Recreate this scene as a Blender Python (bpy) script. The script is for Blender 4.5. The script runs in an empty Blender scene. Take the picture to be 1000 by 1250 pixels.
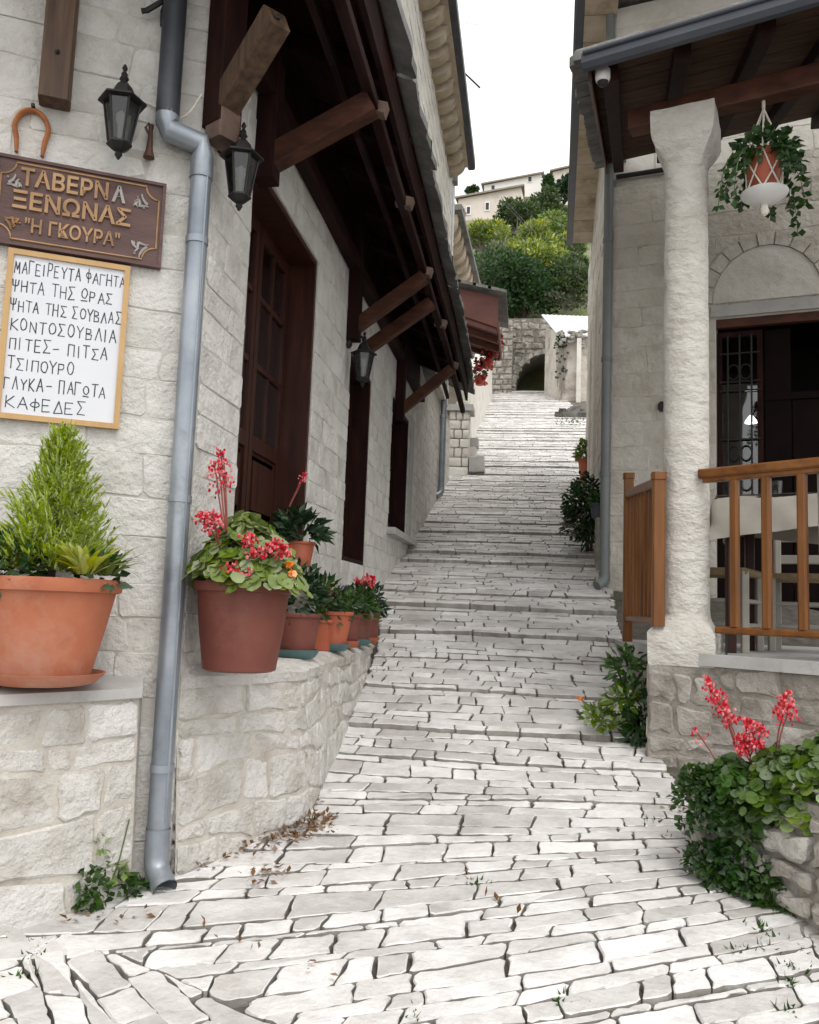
import bpy, math, random
from mathutils import Vector, Matrix, noise

# ------------------------------------------------------------------ camera, sky, sun, exposure
S = 0.7                       # survey units -> metres
F = 1050.0
TH, RO, PS, H = math.radians(6.2), math.radians(2.1), math.radians(7.9), 1.55
r0 = Vector((math.cos(PS), math.sin(PS), 0))
f0 = Vector((-math.sin(PS)*math.cos(TH), math.cos(PS)*math.cos(TH), math.sin(TH)))
u0 = r0.cross(f0)
rc = r0*math.cos(RO) + u0*math.sin(RO)
uc = u0*math.cos(RO) - r0*math.sin(RO)
EYE = Vector((0, 0, H))
sc = bpy.context.scene
COL = sc.collection
cd = bpy.data.cameras.new('camera'); cam = bpy.data.objects.new('camera', cd); COL.objects.link(cam)
cd.sensor_fit = 'HORIZONTAL'; cd.sensor_width = 36; cd.lens = 36*F/1000; cd.clip_start = .05; cd.clip_end = 1000
cam.matrix_world = Matrix(((rc.x, uc.x, -f0.x, 0), (rc.y, uc.y, -f0.y, 0), (rc.z, uc.z, -f0.z, H*S), (0, 0, 0, 1)))
sc.camera = cam
w = bpy.data.worlds.new('World'); sc.world = w; w.use_nodes = True
nt = w.node_tree; nt.nodes.clear()
sky = nt.nodes.new('ShaderNodeTexSky'); sky.sky_type = 'NISHITA'; sky.sun_disc = False
SUN_EL, SUN_AZ = math.radians(58), math.radians(150)
sky.sun_elevation = SUN_EL; sky.sun_rotation = SUN_AZ; sky.dust_density = 6; sky.air_density = 1.0; sky.ozone_density = 1
hs = nt.nodes.new('ShaderNodeHueSaturation'); hs.inputs['Saturation'].default_value = .25
mxw = nt.nodes.new('ShaderNodeMix'); mxw.data_type = 'RGBA'; mxw.inputs[0].default_value = .8; mxw.inputs[7].default_value = (6.75, 6.75, 6.7, 1)   # even cloud cover over the clear sky
bgn = nt.nodes.new('ShaderNodeBackground'); bgn.inputs['Strength'].default_value = .15
wo = nt.nodes.new('ShaderNodeOutputWorld')
nt.links.new(sky.outputs[0], hs.inputs['Color']); nt.links.new(hs.outputs[0], mxw.inputs[6]); nt.links.new(mxw.outputs[2], bgn.inputs['Color']); nt.links.new(bgn.outputs[0], wo.inputs['Surface'])
sd_ = bpy.data.lights.new('sun', 'SUN'); sd_.energy = 0.6; sd_.angle = math.radians(25); sd_.color = (1, .975, .94)
sun = bpy.data.objects.new('sun', sd_); COL.objects.link(sun)
sv = Vector((math.sin(SUN_AZ)*math.cos(SUN_EL), math.cos(SUN_AZ)*math.cos(SUN_EL), math.sin(SUN_EL)))
sun.rotation_euler = sv.to_track_quat('Z', 'Y').to_euler(); sun.location = (0, 0, 30)
sc.view_settings.view_transform = 'Standard'; sc.view_settings.look = 'None'; sc.view_settings.gamma = 1
sc.view_settings.use_curve_mapping = False
sc.view_settings.exposure = 0.76
sc.cycles.max_bounces = 8; sc.cycles.diffuse_bounces = 5; sc.cycles.transparent_max_bounces = 12
sc.cycles.sample_clamp_indirect = 6

# ------------------------------------------------------------------ pixel -> place helpers
def ray(x, y): return f0*F + rc*(x-500) - uc*(y-625)
def RX(x, y, X): d = ray(x, y); return EYE + d*(X/d.x)
def RY(x, y, Y): d = ray(x, y); return EYE + d*(Y/d.y)
def RZ(x, y, Z): d = ray(x, y); return EYE + d*((Z-H)/d.z)
def RP(x, y, p, n): d = ray(x, y); return EYE + d*((Vector(p)-EYE).dot(Vector(n))/d.dot(Vector(n)))
def proj(p):
    d = Vector(p)-EYE; z = d.dot(f0)
    if z <= .05: return (-9999, -9999)
    return (500+F*d.dot(rc)/z, 625-F*d.dot(uc)/z)
def lerp(a, b, t): return a+(b-a)*t
def interp(xs, ys, x):
    if x <= xs[0]: return ys[0]
    for i in range(len(xs)-1):
        if x <= xs[i+1]: return lerp(ys[i], ys[i+1], (x-xs[i])/(xs[i+1]-xs[i]))
    return ys[-1]
PY = [-20, 0, 3, 4.6, 6, 7.5, 9, 11, 14.55, 18.6, 21.7, 30, 44, 60]
PZ = [-5, -.72, -.13, 0, .2, .56, 1.02, 1.66, 2.65, 3.97, 4.93, 7.85, 12.85, 13.6]
def g1(y): return interp(PY, PZ, y)
def g(y): return (g1(y-.35)+2*g1(y)+g1(y+.35))/4 if y > 4 else g1(y)
def GR(x, y):
    d = ray(x, y)/F; t = .5
    while t < 80:
        p = EYE + d*t
        if p.z <= g(p.y): return p
        t += .01
    return EYE + d*45

# ------------------------------------------------------------------ object helpers
BASE = {}
def thing(name, label, cat, loc=(0, 0, 0), group=None, kind=None):
    o = bpy.data.objects.new(name, None); COL.objects.link(o); o.empty_display_size = .1
    o.location = Vector(loc)*S; o['label'] = label
    if cat: o['category'] = cat
    if group: o['group'] = group
    if kind: o['kind'] = kind
    BASE[o.name] = Vector(loc); return o
def tag(o, label, cat=None, group=None, kind=None):
    o['label'] = label
    if cat: o['category'] = cat
    if group: o['group'] = group
    if kind: o['kind'] = kind
    return o

class MB:
    def __init__(s, M=None): s.v = []; s.f = []; s.M = M
    def add(s, vs, fs):
        n = len(s.v)
        s.v += [Vector(p) for p in vs] if s.M is None else [s.M @ Vector(p) for p in vs]
        s.f += [tuple(i+n for i in f) for f in fs]
    def box(s, a, b):
        (x0, y0, z0), (x1, y1, z1) = a, b
        s.add([(x0,y0,z0),(x1,y0,z0),(x1,y1,z0),(x0,y1,z0),(x0,y0,z1),(x1,y0,z1),(x1,y1,z1),(x0,y1,z1)],
              [(3,2,1,0),(4,5,6,7),(0,1,5,4),(1,2,6,5),(2,3,7,6),(3,0,4,7)])
    def hexa(s, p):   # 4 bottom (ccw from above) + 4 top
        s.add(p, [(3,2,1,0),(4,5,6,7),(0,1,5,4),(1,2,6,5),(2,3,7,6),(3,0,4,7)])
    def beam(s, p0, p1, w, h, up=(0,0,1), c=.008, w1=None, h1=None, roll=0):
        p0, p1 = Vector(p0), Vector(p1); d = (p1-p0).normalized(); up = Vector(up)
        sd = d.cross(up)
        if sd.length < 1e-4: sd = d.cross(Vector((0,1,0)))
        sd.normalize(); u = sd.cross(d)
        if roll:
            q = Matrix.Rotation(roll, 3, d); sd = q @ sd; u = q @ u
        vs = []
        for p, W, Hh in ((p0, w, h), (p1, w1 or w, h1 or h)):
            a, b = W/2, Hh/2; cc = min(c, a*.6, b*.6)
            for x, y in ((-a+cc,-b),(a-cc,-b),(a,-b+cc),(a,b-cc),(a-cc,b),(-a+cc,b),(-a,b-cc),(-a,-b+cc)):
                vs.append(p+sd*x+u*y)
        fs = [tuple(range(7,-1,-1)), tuple(range(8,16))]+[(i,(i+1)%8,8+(i+1)%8,8+i) for i in range(8)]
        s.add(vs, fs)
    def tube(s, pts, r, n=8, caps=True, flat=1.0, upv=None):
        pts = [Vector(p) for p in pts]; m = len(pts)
        rr = r if isinstance(r, (list, tuple)) else [r]*m
        prev = Vector(upv) if upv else None; vs = []; fs = []
        for i, p in enumerate(pts):
            d = (pts[min(i+1,m-1)]-pts[max(i-1,0)]).normalized()
            if prev is None:
                prev = Vector((0,0,1)) if abs(d.z) < .9 else Vector((1,0,0))
            a = (prev - d*prev.dot(d))
            if a.length < 1e-5: a = d.orthogonal()
            a.normalize(); b = d.cross(a); prev = a
            for k in range(n):
                t = 2*math.pi*k/n; vs.append(p+a*(math.cos(t)*rr[i])+b*(math.sin(t)*rr[i]*flat))
        for i in range(m-1):
            for k in range(n): fs.append((i*n+k, i*n+(k+1)%n, (i+1)*n+(k+1)%n, (i+1)*n+k))
        if caps: fs += [tuple(range(n-1,-1,-1)), tuple((m-1)*n+k for k in range(n))]
        s.add(vs, fs)
    def lathe(s, c, prof, n=24, sq=0, rot=0, wob=0, top=False, bot=False):
        c = Vector(c); vs = []; fs = []
        for r, z in prof:
            for k in range(n):
                t = 2*math.pi*k/n; q = 1
                if sq: q = 1/max(abs(math.cos(t)), abs(math.sin(t)))**sq
                q *= 1+wob*math.sin(3*t+z*9)
                vs.append(c+Vector((math.cos(t+rot)*r*q, math.sin(t+rot)*r*q, z)))
        m = len(prof)
        for i in range(m-1):
            for k in range(n): fs.append((i*n+k, i*n+(k+1)%n, (i+1)*n+(k+1)%n, (i+1)*n+k))
        if bot: fs.append(tuple(range(n-1,-1,-1)))
        if top: fs.append(tuple((m-1)*n+k for k in range(n)))
        s.add(vs, fs)
    def blob(s, c, r, n=6, j=.15, R=random):
        c = Vector(c); rx, ry, rz = (r, r, r) if not isinstance(r, (tuple, list)) else r
        vs = [c+Vector((0,0,-rz))]; rings = 3
        for i in range(1, rings+1):
            a = math.pi*i/(rings+1)
            for k in range(n):
                t = 2*math.pi*(k+.5*(i % 2))/n; q = 1+R.uniform(-j, j)
                vs.append(c+Vector((math.sin(a)*math.cos(t)*rx*q, math.sin(a)*math.sin(t)*ry*q, -math.cos(a)*rz*q)))
        vs.append(c+Vector((0,0,rz))); fs = []
        for k in range(n): fs.append((0, 1+(k+1)%n, 1+k))
        for i in range(rings-1):
            for k in range(n): fs.append((1+i*n+k, 1+i*n+(k+1)%n, 1+(i+1)*n+(k+1)%n, 1+(i+1)*n+k))
        L = len(vs)-1
        for k in range(n): fs.append((L, 1+(rings-1)*n+k, 1+(rings-1)*n+(k+1)%n))
        s.add(vs, fs)
    def leaf(s, p, d, n, L, W, fold=.15, droop=.0):
        d = d.normalized(); sd = d.cross(n)
        if sd.length < 1e-4: sd = d.orthogonal()
        sd.normalize(); n = sd.cross(d)
        m = p+d*(L*.45); tip = p+d*L-Vector((0,0,droop*L))
        s.add([p, m+sd*(W/2)+n*(fold*W), tip, m-sd*(W/2)+n*(fold*W), m], [(0,1,4),(1,2,4),(2,3,4),(3,0,4)])
    def disc(s, p, n, r, k=8, cup=.12, R=random):
        n = n.normalized(); a = n.orthogonal().normalized(); b = n.cross(a)
        vs = [p-n*(cup*r)]
        for i in range(k):
            t = 2*math.pi*i/k; q = r*(1+R.uniform(-.1, .1)); 
            vs.append(p+a*(math.cos(t)*q)+b*(math.sin(t)*q)+n*R.uniform(-.12, .12)*r)
        s.add(vs, [(0, 1+i, 1+(i+1)%k) for i in range(k)])
    def build(s, name, mat, parent=None, smooth=0, org=None, kind=None):
        if org is None:
            xs = [v.x for v in s.v]; ys = [v.y for v in s.v]; zs = [v.z for v in s.v]
            org = Vector(((min(xs)+max(xs))/2, (min(ys)+max(ys))/2, min(zs)))
        me = bpy.data.meshes.new(name)
        me.from_pydata([((v.x-org.x)*S, (v.y-org.y)*S, (v.z-org.z)*S) for v in s.v], [], s.f)
        me.materials.append(MATS[mat])
        if smooth:
            me.polygons.foreach_set('use_smooth', [True]*len(me.polygons))
            me.set_sharp_from_angle(angle=math.radians(smooth))
        o = bpy.data.objects.new(name, me); COL.objects.link(o)
        if parent is not None:
            o.parent = parent; o.location = (org-BASE[parent.name])*S
        else: o.location = org*S
        BASE[o.name] = org
        if kind: o['kind'] = kind
        return o

# ------------------------------------------------------------------ materials
MATS = {}
def mat(name, cols, scale=6, detail=7, rough=.8, bump=.3, bscale=40, bdist=.006, island=0, stretch=(1,1,1), metal=0, spec=.4,
        trans=0, dirt=None, dscale=2.5, dth=(.55,.7), bump2=0, coat=0, nrough=.6):
    m = bpy.data.materials.new(name); m.use_nodes = True; t = m.node_tree; N = t.nodes; Lk = t.links
    b = N['Principled BSDF']; out = N['Material Output']
    b.inputs['Roughness'].default_value = rough; b.inputs['Metallic'].default_value = metal
    b.inputs['Specular IOR Level'].default_value = spec
    if coat: b.inputs['Coat Weight'].default_value = coat; b.inputs['Coat Roughness'].default_value = .25
    tc = N.new('ShaderNodeTexCoord'); mp = N.new('ShaderNodeMapping'); mp.inputs['Scale'].default_value = stretch
    geo = N.new('ShaderNodeNewGeometry'); 
    oi = N.new('ShaderNodeObjectInfo')
    off = N.new('ShaderNodeVectorMath'); off.operation = 'ADD'
    cmb = N.new('ShaderNodeCombineXYZ')
    ml = N.new('ShaderNodeMath'); ml.operation = 'MULTIPLY'; ml.inputs[1].default_value = 37
    Lk.new(oi.outputs['Random'], ml.inputs[0])
    for i in range(3): Lk.new(ml.outputs[0], cmb.inputs[i])
    Lk.new(tc.outputs['Object'], mp.inputs['Vector']); Lk.new(mp.outputs[0], off.inputs[0]); Lk.new(cmb.outputs[0], off.inputs[1])
    n1 = N.new('ShaderNodeTexNoise'); n1.inputs['Scale'].default_value = scale; n1.inputs['Detail'].default_value = detail; n1.inputs['Roughness'].default_value = nrough
    Lk.new(off.outputs[0], n1.inputs['Vector'])
    cr = N.new('ShaderNodeValToRGB'); el = cr.color_ramp.elements
    lo, hi = .3, .7
    for i, c in enumerate(cols):
        pos = lo+(hi-lo)*i/max(1, len(cols)-1)
        e = el[i] if i < 2 else el.new(pos)
        e.position = pos; e.color = (*c, 1)
    if len(cols) == 1: el.remove(el[1])
    Lk.new(n1.outputs['Fac'], cr.inputs['Fac'])
    colr = cr.outputs['Color']
    if dirt:
        n3 = N.new('ShaderNodeTexNoise'); n3.inputs['Scale'].default_value = dscale; n3.inputs['Detail'].default_value = 8; n3.inputs['Roughness'].default_value = .7
        Lk.new(off.outputs[0], n3.inputs['Vector'])
        mr = N.new('ShaderNodeMapRange'); mr.inputs[1].default_value = dth[0]; mr.inputs[2].default_value = dth[1]
        Lk.new(n3.outputs['Fac'], mr.inputs[0])
        mx = N.new('ShaderNodeMix'); mx.data_type = 'RGBA'; mx.inputs[7].default_value = (*dirt, 1)
        Lk.new(mr.outputs[0], mx.inputs[0]); Lk.new(colr, mx.inputs[6]); colr = mx.outputs[2]
    if island:
        mr2 = N.new('ShaderNodeMapRange'); mr2.inputs[3].default_value = 1-island; mr2.inputs[4].default_value = 1+island
        Lk.new(geo.outputs['Random Per Island'], mr2.inputs[0])
        h = N.new('ShaderNodeHueSaturation'); Lk.new(mr2.outputs[0], h.inputs['Value']); Lk.new(colr, h.inputs['Color'])
        mr3 = N.new('ShaderNodeMapRange'); mr3.inputs[3].default_value = 1+island*1.2; mr3.inputs[4].default_value = 1-island*1.2
        Lk.new(geo.outputs['Random Per Island'], mr3.inputs[0]); Lk.new(mr3.outputs[0], h.inputs['Saturation'])
        colr = h.outputs['Color']
    Lk.new(colr, b.inputs['Base Color'])
    if bump:
        n2 = N.new('ShaderNodeTexNoise'); n2.inputs['Scale'].default_value = bscale; n2.inputs['Detail'].default_value = 6; n2.inputs['Roughness'].default_value = .65
        Lk.new(off.outputs[0], n2.inputs['Vector'])
        bm = N.new('ShaderNodeBump'); bm.inputs['Strength'].default_value = bump; bm.inputs['Distance'].default_value = bdist
        src = n2.outputs['Fac']
        if bump2:
            n4 = N.new('ShaderNodeTexNoise'); n4.inputs['Scale'].default_value = bump2; n4.inputs['Detail'].default_value = 3
            Lk.new(off.outputs[0], n4.inputs['Vector'])
            ad = N.new('ShaderNodeMath'); ad.operation = 'MULTIPLY_ADD'; ad.inputs[1].default_value = 1.6
            Lk.new(n4.outputs['Fac'], ad.inputs[0]); Lk.new(src, ad.inputs[2]); src = ad.outputs[0]
        Lk.new(src, bm.inputs['Height']); Lk.new(bm.outputs[0], b.inputs['Normal'])
    if trans:
        tr = N.new('ShaderNodeBsdfTranslucent'); ms = N.new('ShaderNodeMixShader'); ms.inputs[0].default_value = trans
        Lk.new(colr, tr.inputs['Color']); Lk.new(b.outputs[0], ms.inputs[1]); Lk.new(tr.outputs[0], ms.inputs[2]); Lk.new(ms.outputs[0], out.inputs['Surface'])
    MATS[name] = m; return m

mat('whitewash', [(.49,.47,.43),(.62,.60,.565),(.69,.675,.645)], 5, rough=.88, bump=.9, bscale=30, bdist=.022, island=.05, dirt=(.40,.365,.31), dscale=3, dth=(.58,.86), bump2=9)
mat('porch_wall', [(.42,.385,.325),(.545,.51,.45),(.61,.58,.525)], 5, rough=.9, bump=.9, bscale=26, bdist=.022, island=.07, dirt=(.34,.30,.24), dscale=2.5, dth=(.55,.85), bump2=8)
mat('joint', [(.44,.42,.375),(.56,.54,.495)], 9, rough=.95, bump=.7, bscale=30, bdist=.012, dirt=(.27,.25,.21), dscale=4, dth=(.52,.75))
mat('ledge_stone', [(.46,.43,.385),(.62,.595,.555),(.71,.69,.66)], 5, rough=.9, bump=1, bscale=28, bdist=.03, island=.08, dirt=(.40,.33,.26), dscale=3.2, dth=(.55,.8), bump2=8)
mat('ledge_joint', [(.43,.385,.33),(.57,.54,.49)], 8, rough=.95, bump=.9, bscale=30, bdist=.015, dirt=(.22,.18,.14), dscale=2.2, dth=(.58,.80))
mat('paving', [(.46,.44,.42),(.63,.61,.59),(.74,.725,.70)], 4, rough=.55, bump=.9, bscale=26, bdist=.012, island=.20, dirt=(.41,.375,.35), dscale=3, dth=(.50,.80), bump2=6, spec=.45)
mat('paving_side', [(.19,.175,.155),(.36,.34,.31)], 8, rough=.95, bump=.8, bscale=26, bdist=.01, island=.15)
mat('soil_joint', [(.075,.065,.055),(.17,.15,.13)], 10, rough=1, bump=.8, bscale=40, bdist=.02, dirt=(.05,.07,.02), dscale=2)
mat('old_stone', [(.17,.155,.13),(.30,.275,.24),(.42,.40,.36)], 5, rough=.92, bump=1, bscale=22, bdist=.025, island=.16, dirt=(.13,.12,.09), dscale=3, dth=(.5,.7), bump2=7)
mat('dark_rock', [(.07,.065,.06),(.14,.13,.12),(.20,.19,.17)], 6, rough=.95, bump=1, bscale=18, bdist=.03)
mat('old_joint', [(.10,.09,.075),(.22,.20,.17)], 8, rough=1, bump=1, bscale=28, bdist=.02)
mat('base_stone', [(.22,.195,.165),(.36,.33,.29),(.48,.455,.41)], 5, rough=.92, bump=1, bscale=22, bdist=.025, island=.14, dirt=(.17,.15,.125), dscale=2.6, dth=(.5,.75), bump2=7)
mat('base_joint', [(.24,.22,.19),(.38,.35,.305)], 7, rough=1, bump=1, bscale=28, bdist=.02, dirt=(.12,.11,.09), dscale=2)
mat('plaster', [(.50,.465,.41),(.60,.57,.515),(.67,.645,.595)], 3, rough=.9, bump=.8, bscale=20, bdist=.015, dirt=(.40,.36,.30), dscale=2, dth=(.6,.85), bump2=6)
mat('roughcast', [(.54,.505,.45),(.64,.61,.555),(.69,.665,.615)], 5, rough=.9, bump=1, bscale=24, bdist=.025, stretch=(1,1,1.6), dirt=(.42,.33,.25), dscale=3.5, dth=(.68,.9), bump2=9)
mat('old_plaster', [(.40,.36,.30),(.52,.48,.42),(.60,.57,.52)], 2.5, rough=.92, bump=1, bscale=14, bdist=.03, dirt=(.25,.21,.17), dscale=1.5, dth=(.5,.7), bump2=4)
mat('cement', [(.36,.355,.34),(.48,.47,.455)], 5, rough=.85, bump=.4, bscale=40, bdist=.004, dirt=(.28,.27,.25), dscale=3)
mat('slab_grey', [(.105,.102,.096),(.18,.176,.168),(.25,.245,.235)], 4, rough=.85, bump=.9, bscale=20, bdist=.015, island=.18, dirt=(.09,.10,.075), dscale=3, dth=(.5,.7))
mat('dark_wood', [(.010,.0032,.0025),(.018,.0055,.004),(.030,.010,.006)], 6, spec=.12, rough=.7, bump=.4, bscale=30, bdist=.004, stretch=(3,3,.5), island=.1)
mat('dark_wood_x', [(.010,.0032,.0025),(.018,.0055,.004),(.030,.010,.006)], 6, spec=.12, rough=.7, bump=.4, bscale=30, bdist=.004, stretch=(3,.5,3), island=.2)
mat('brace_wood', [(.030,.010,.006),(.060,.021,.011),(.085,.034,.018)], 5, spec=.2, rough=.6, bump=.4, bscale=30, bdist=.004, stretch=(1,3,3), island=.1)
mat('post_wood', [(.030,.016,.009),(.075,.040,.021),(.115,.068,.038)], 6, rough=.6, bump=.5, bscale=30, bdist=.004, stretch=(5,5,.35), island=.05)
mat('door_wood', [(.020,.0055,.004),(.036,.010,.006),(.055,.017,.010)], 5, spec=.25, rough=.45, bump=.25, bscale=40, bdist=.003, stretch=(4,4,.4), coat=.08)
mat('porch_wood', [(.040,.012,.007),(.075,.024,.012),(.11,.038,.018)], 5, rough=.5, bump=.3, bscale=30, bdist=.003, stretch=(.6,3,3), island=.1)
mat('porch_board', [(.034,.016,.009),(.060,.030,.017),(.085,.046,.027)], 5, spec=.15, rough=.8, bump=.3, bscale=30, bdist=.003, stretch=(.5,4,4), island=.15)
mat('rail_wood', [(.095,.031,.005),(.16,.056,.009),(.215,.082,.016)], 5, spec=.3, rough=.42, bump=.2, bscale=30, bdist=.003, stretch=(4,4,.4), coat=.10, island=.08)
mat('rail_wood_x', [(.095,.031,.005),(.16,.056,.009),(.215,.082,.016)], 5, spec=.3, rough=.42, bump=.2, bscale=30, bdist=.003, stretch=(.5,4,4), coat=.10, island=.08)
mat('zinc', [(.19,.215,.245),(.27,.30,.335),(.35,.38,.41)], 3, rough=.42, metal=.55, bump=.15, bscale=60, bdist=.002, dirt=(.16,.17,.18), dscale=5, dth=(.55,.8))
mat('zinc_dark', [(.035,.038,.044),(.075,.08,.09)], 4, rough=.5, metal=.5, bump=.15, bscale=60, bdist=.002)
mat('gutter_grey', [(.045,.052,.066),(.072,.080,.098)], 3, rough=.45, bump=.1, bscale=50, bdist=.002)
mat('pvc_grey', [(.13,.145,.145),(.19,.205,.205)], 3, rough=.5, bump=.1, bscale=50, bdist=.002)
mat('iron', [(.010,.010,.010),(.025,.024,.022)], 8, rough=.5, bump=.3, bscale=60, bdist=.003, metal=.3)
mat('rust', [(.20,.060,.020),(.36,.13,.045),(.42,.18,.07)], 12, rough=.7, bump=.5, bscale=60, bdist=.003)
mat('brown_metal', [(.05,.018,.012),(.09,.035,.022)], 9, rough=.6, bump=.2)
mat('terracotta', [(.31,.090,.042),(.39,.125,.062),(.44,.16,.085)], 4, rough=.75, bump=.35, bscale=50, bdist=.003, dirt=(.45,.27,.20), dscale=2.2, dth=(.56,.85))
mat('brown_pot', [(.095,.026,.017),(.135,.037,.025),(.17,.052,.035)], 3, rough=.6, bump=.2, bscale=50, bdist=.002, dirt=(.20,.105,.08), dscale=2.5, dth=(.55,.85))
mat('orange_pot', [(.34,.080,.038),(.42,.115,.058)], 4, rough=.6, bump=.15, bscale=50, bdist=.002, dirt=(.33,.12,.07), dscale=4)
mat('teal_plastic', [(.055,.125,.13),(.085,.165,.165)], 5, rough=.5, bump=.1)
mat('black_plastic', [(.012,.014,.014),(.03,.03,.03)], 5, rough=.5, bump=.1)
mat('soil', [(.025,.017,.012),(.06,.042,.03)], 20, rough=1, bump=1, bscale=60, bdist=.01)
mat('sign_wood', [(.050,.024,.021),(.085,.042,.036),(.12,.065,.055)], 4, rough=.55, bump=.5, bscale=30, bdist=.004, stretch=(.6,2,4))
mat('gold', [(.20,.105,.045),(.33,.19,.085),(.42,.26,.13)], 9, rough=.5, bump=.5, bscale=50, bdist=.003, dirt=(.22,.12,.07), dscale=12, dth=(.55,.75))
mat('pewter', [(.22,.20,.19),(.40,.38,.36)], 9, rough=.55, bump=.4)
mat('board_white', [(.60,.61,.65),(.65,.66,.69)], 2, rough=.35, bump=.05)
mat('pine', [(.42,.255,.105),(.52,.33,.145)], 5, rough=.5, bump=.2, stretch=(3,3,.6))
mat('ink', [(.035,.045,.055)], 5, rough=.6, bump=0)
mat('rope', [(.60,.55,.47),(.72,.68,.60)], 30, rough=.9, bump=.6, bscale=120, bdist=.003)
mat('ceramic', [(.70,.70,.69),(.78,.78,.77)], 3, rough=.4, bump=.05)
mat('chair_paint', [(.30,.285,.25),(.39,.37,.325)], 6, rough=.55, bump=.2)
mat('rush', [(.22,.16,.085),(.34,.26,.15)], 20, rough=.9, bump=.8, bscale=80, bdist=.006, stretch=(1,6,1))
mat('cloth', [(.33,.305,.265),(.40,.375,.33)], 6, rough=.95, bump=.3, bscale=150, bdist=.002)
mat('cloth_white', [(.46,.47,.49),(.58,.58,.60)], 18, rough=.9, bump=.3, bscale=100, bdist=.002)
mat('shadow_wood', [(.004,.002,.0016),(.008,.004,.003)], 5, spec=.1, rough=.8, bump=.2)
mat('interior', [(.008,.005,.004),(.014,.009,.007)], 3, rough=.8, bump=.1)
mat('tin', [(.55,.56,.58),(.66,.67,.69)], 3, rough=.4, metal=.3, bump=.1, dirt=(.42,.42,.43), dscale=2)
mat('roof_tile', [(.20,.16,.135),(.30,.25,.21)], 6, rough=.9, bump=.6, bscale=10, bdist=.03)
mat('house_cream', [(.52,.46,.40),(.62,.56,.50)], 1.2, rough=.9, bump=.5, bscale=5, bdist=.03, dirt=(.44,.37,.31), dscale=.8)
mat('house_white', [(.66,.64,.60),(.74,.72,.69)], 1.2, rough=.9, bump=.3, bscale=5, bdist=.02)
mat('window_dark', [(.018,.018,.020),(.035,.034,.034)], 3, rough=.25, bump=0)
mat('red_fascia', [(.085,.026,.019),(.14,.045,.032)], 4, rough=.6, bump=.3, bscale=20, island=.2)
mat('stub_wood', [(.075,.045,.034),(.14,.09,.068),(.20,.14,.11)], 5, rough=.8, bump=.4)
mat('sand_stone', [(.34,.27,.19),(.47,.39,.29),(.56,.49,.39)], 3, rough=.9, bump=.7, bscale=16, bdist=.02, island=.16, dirt=(.24,.18,.12), dscale=2)
mat('hill', [(.08,.10,.04),(.15,.17,.07),(.26,.25,.15)], .5, rough=1, bump=1, bscale=3, bdist=.2)
mat('bark', [(.05,.038,.028),(.11,.09,.07)], 8, rough=1, bump=1, bscale=20, bdist=.02)
mat('twig', [(.20,.175,.15),(.30,.27,.235)], 8, rough=1, bump=.3)
def leafmat(n, cols, isl=.35, tr=.3, rough=.5): mat(n, cols, 8, 3, rough=rough, bump=0, island=isl, trans=tr, spec=.35)
leafmat('leaf_dark', [(.010,.030,.010),(.022,.058,.018)], .4, .2)
leafmat('leaf_mid', [(.030,.075,.014),(.060,.125,.026)], .4)
leafmat('leaf_round', [(.14,.20,.05),(.27,.33,.11)], .35)
leafmat('leaf_conifer', [(.30,.40,.035),(.46,.56,.08)], .4, .42)
leafmat('leaf_yellow', [(.40,.46,.07),(.60,.60,.18)], .3)
leafmat('leaf_ivy', [(.022,.060,.016),(.055,.115,.032)], .4)
leafmat('leaf_scrub', [(.045,.080,.026),(.095,.145,.045)], .4)
leafmat('leaf_hill', [(.13,.20,.045),(.24,.32,.075)], .4)
leafmat('leaf_light', [(.11,.18,.030),(.19,.27,.05)], .4)
leafmat('leaf_herb', [(.06,.115,.022),(.12,.185,.04)], .4)
leafmat('leaf_grey', [(.09,.115,.055),(.15,.175,.09)], .4)
leafmat('leaf_broom', [(.30,.36,.030),(.55,.54,.05)], .3)
leafmat('leaf_dead', [(.14,.075,.035),(.26,.15,.08)], .4)
leafmat('petal_red', [(.62,.035,.055),(.75,.09,.11)], .25, .25)
leafmat('petal_pink', [(.55,.16,.19),(.66,.26,.28)], .25, .25)
leafmat('petal_violet', [(.30,.14,.50),(.42,.22,.60)], .2, .25)
leafmat('petal_orange', [(.80,.22,.01),(.86,.33,.02)], .2, .2)
leafmat('stem_red', [(.20,.045,.035),(.28,.08,.06)], .2, 0)
leafmat('stem_green', [(.06,.10,.03),(.10,.14,.05)], .2, 0)
def glassmat(name, tint, refl=.35, rough=.03):
    m = bpy.data.materials.new(name); m.use_nodes = True; t = m.node_tree; t.nodes.clear()
    o = t.nodes.new('ShaderNodeOutputMaterial'); a = t.nodes.new('ShaderNodeBsdfTransparent'); a.inputs[0].default_value = (*tint, 1)
    b = t.nodes.new('ShaderNodeBsdfGlossy'); b.inputs['Roughness'].default_value = rough
    x = t.nodes.new('ShaderNodeMixShader'); fr = t.nodes.new('ShaderNodeFresnel'); fr.inputs[0].default_value = 1.5
    ad = t.nodes.new('ShaderNodeMath'); ad.operation = 'ADD'; ad.inputs[1].default_value = refl*.1
    t.links.new(fr.outputs[0], ad.inputs[0]); t.links.new(ad.outputs[0], x.inputs[0]); t.links.new(a.outputs[0], x.inputs[1]); t.links.new(b.outputs[0], x.inputs[2]); t.links.new(x.outputs[0], o.inputs[0])
    MATS[name] = m
glassmat('glass', (.8,.81,.8), 2.6)
glassmat('glass_dim', (.75,.76,.75), .5)
glassmat('lantern_glass', (.42,.43,.41), .3, .15)
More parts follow.
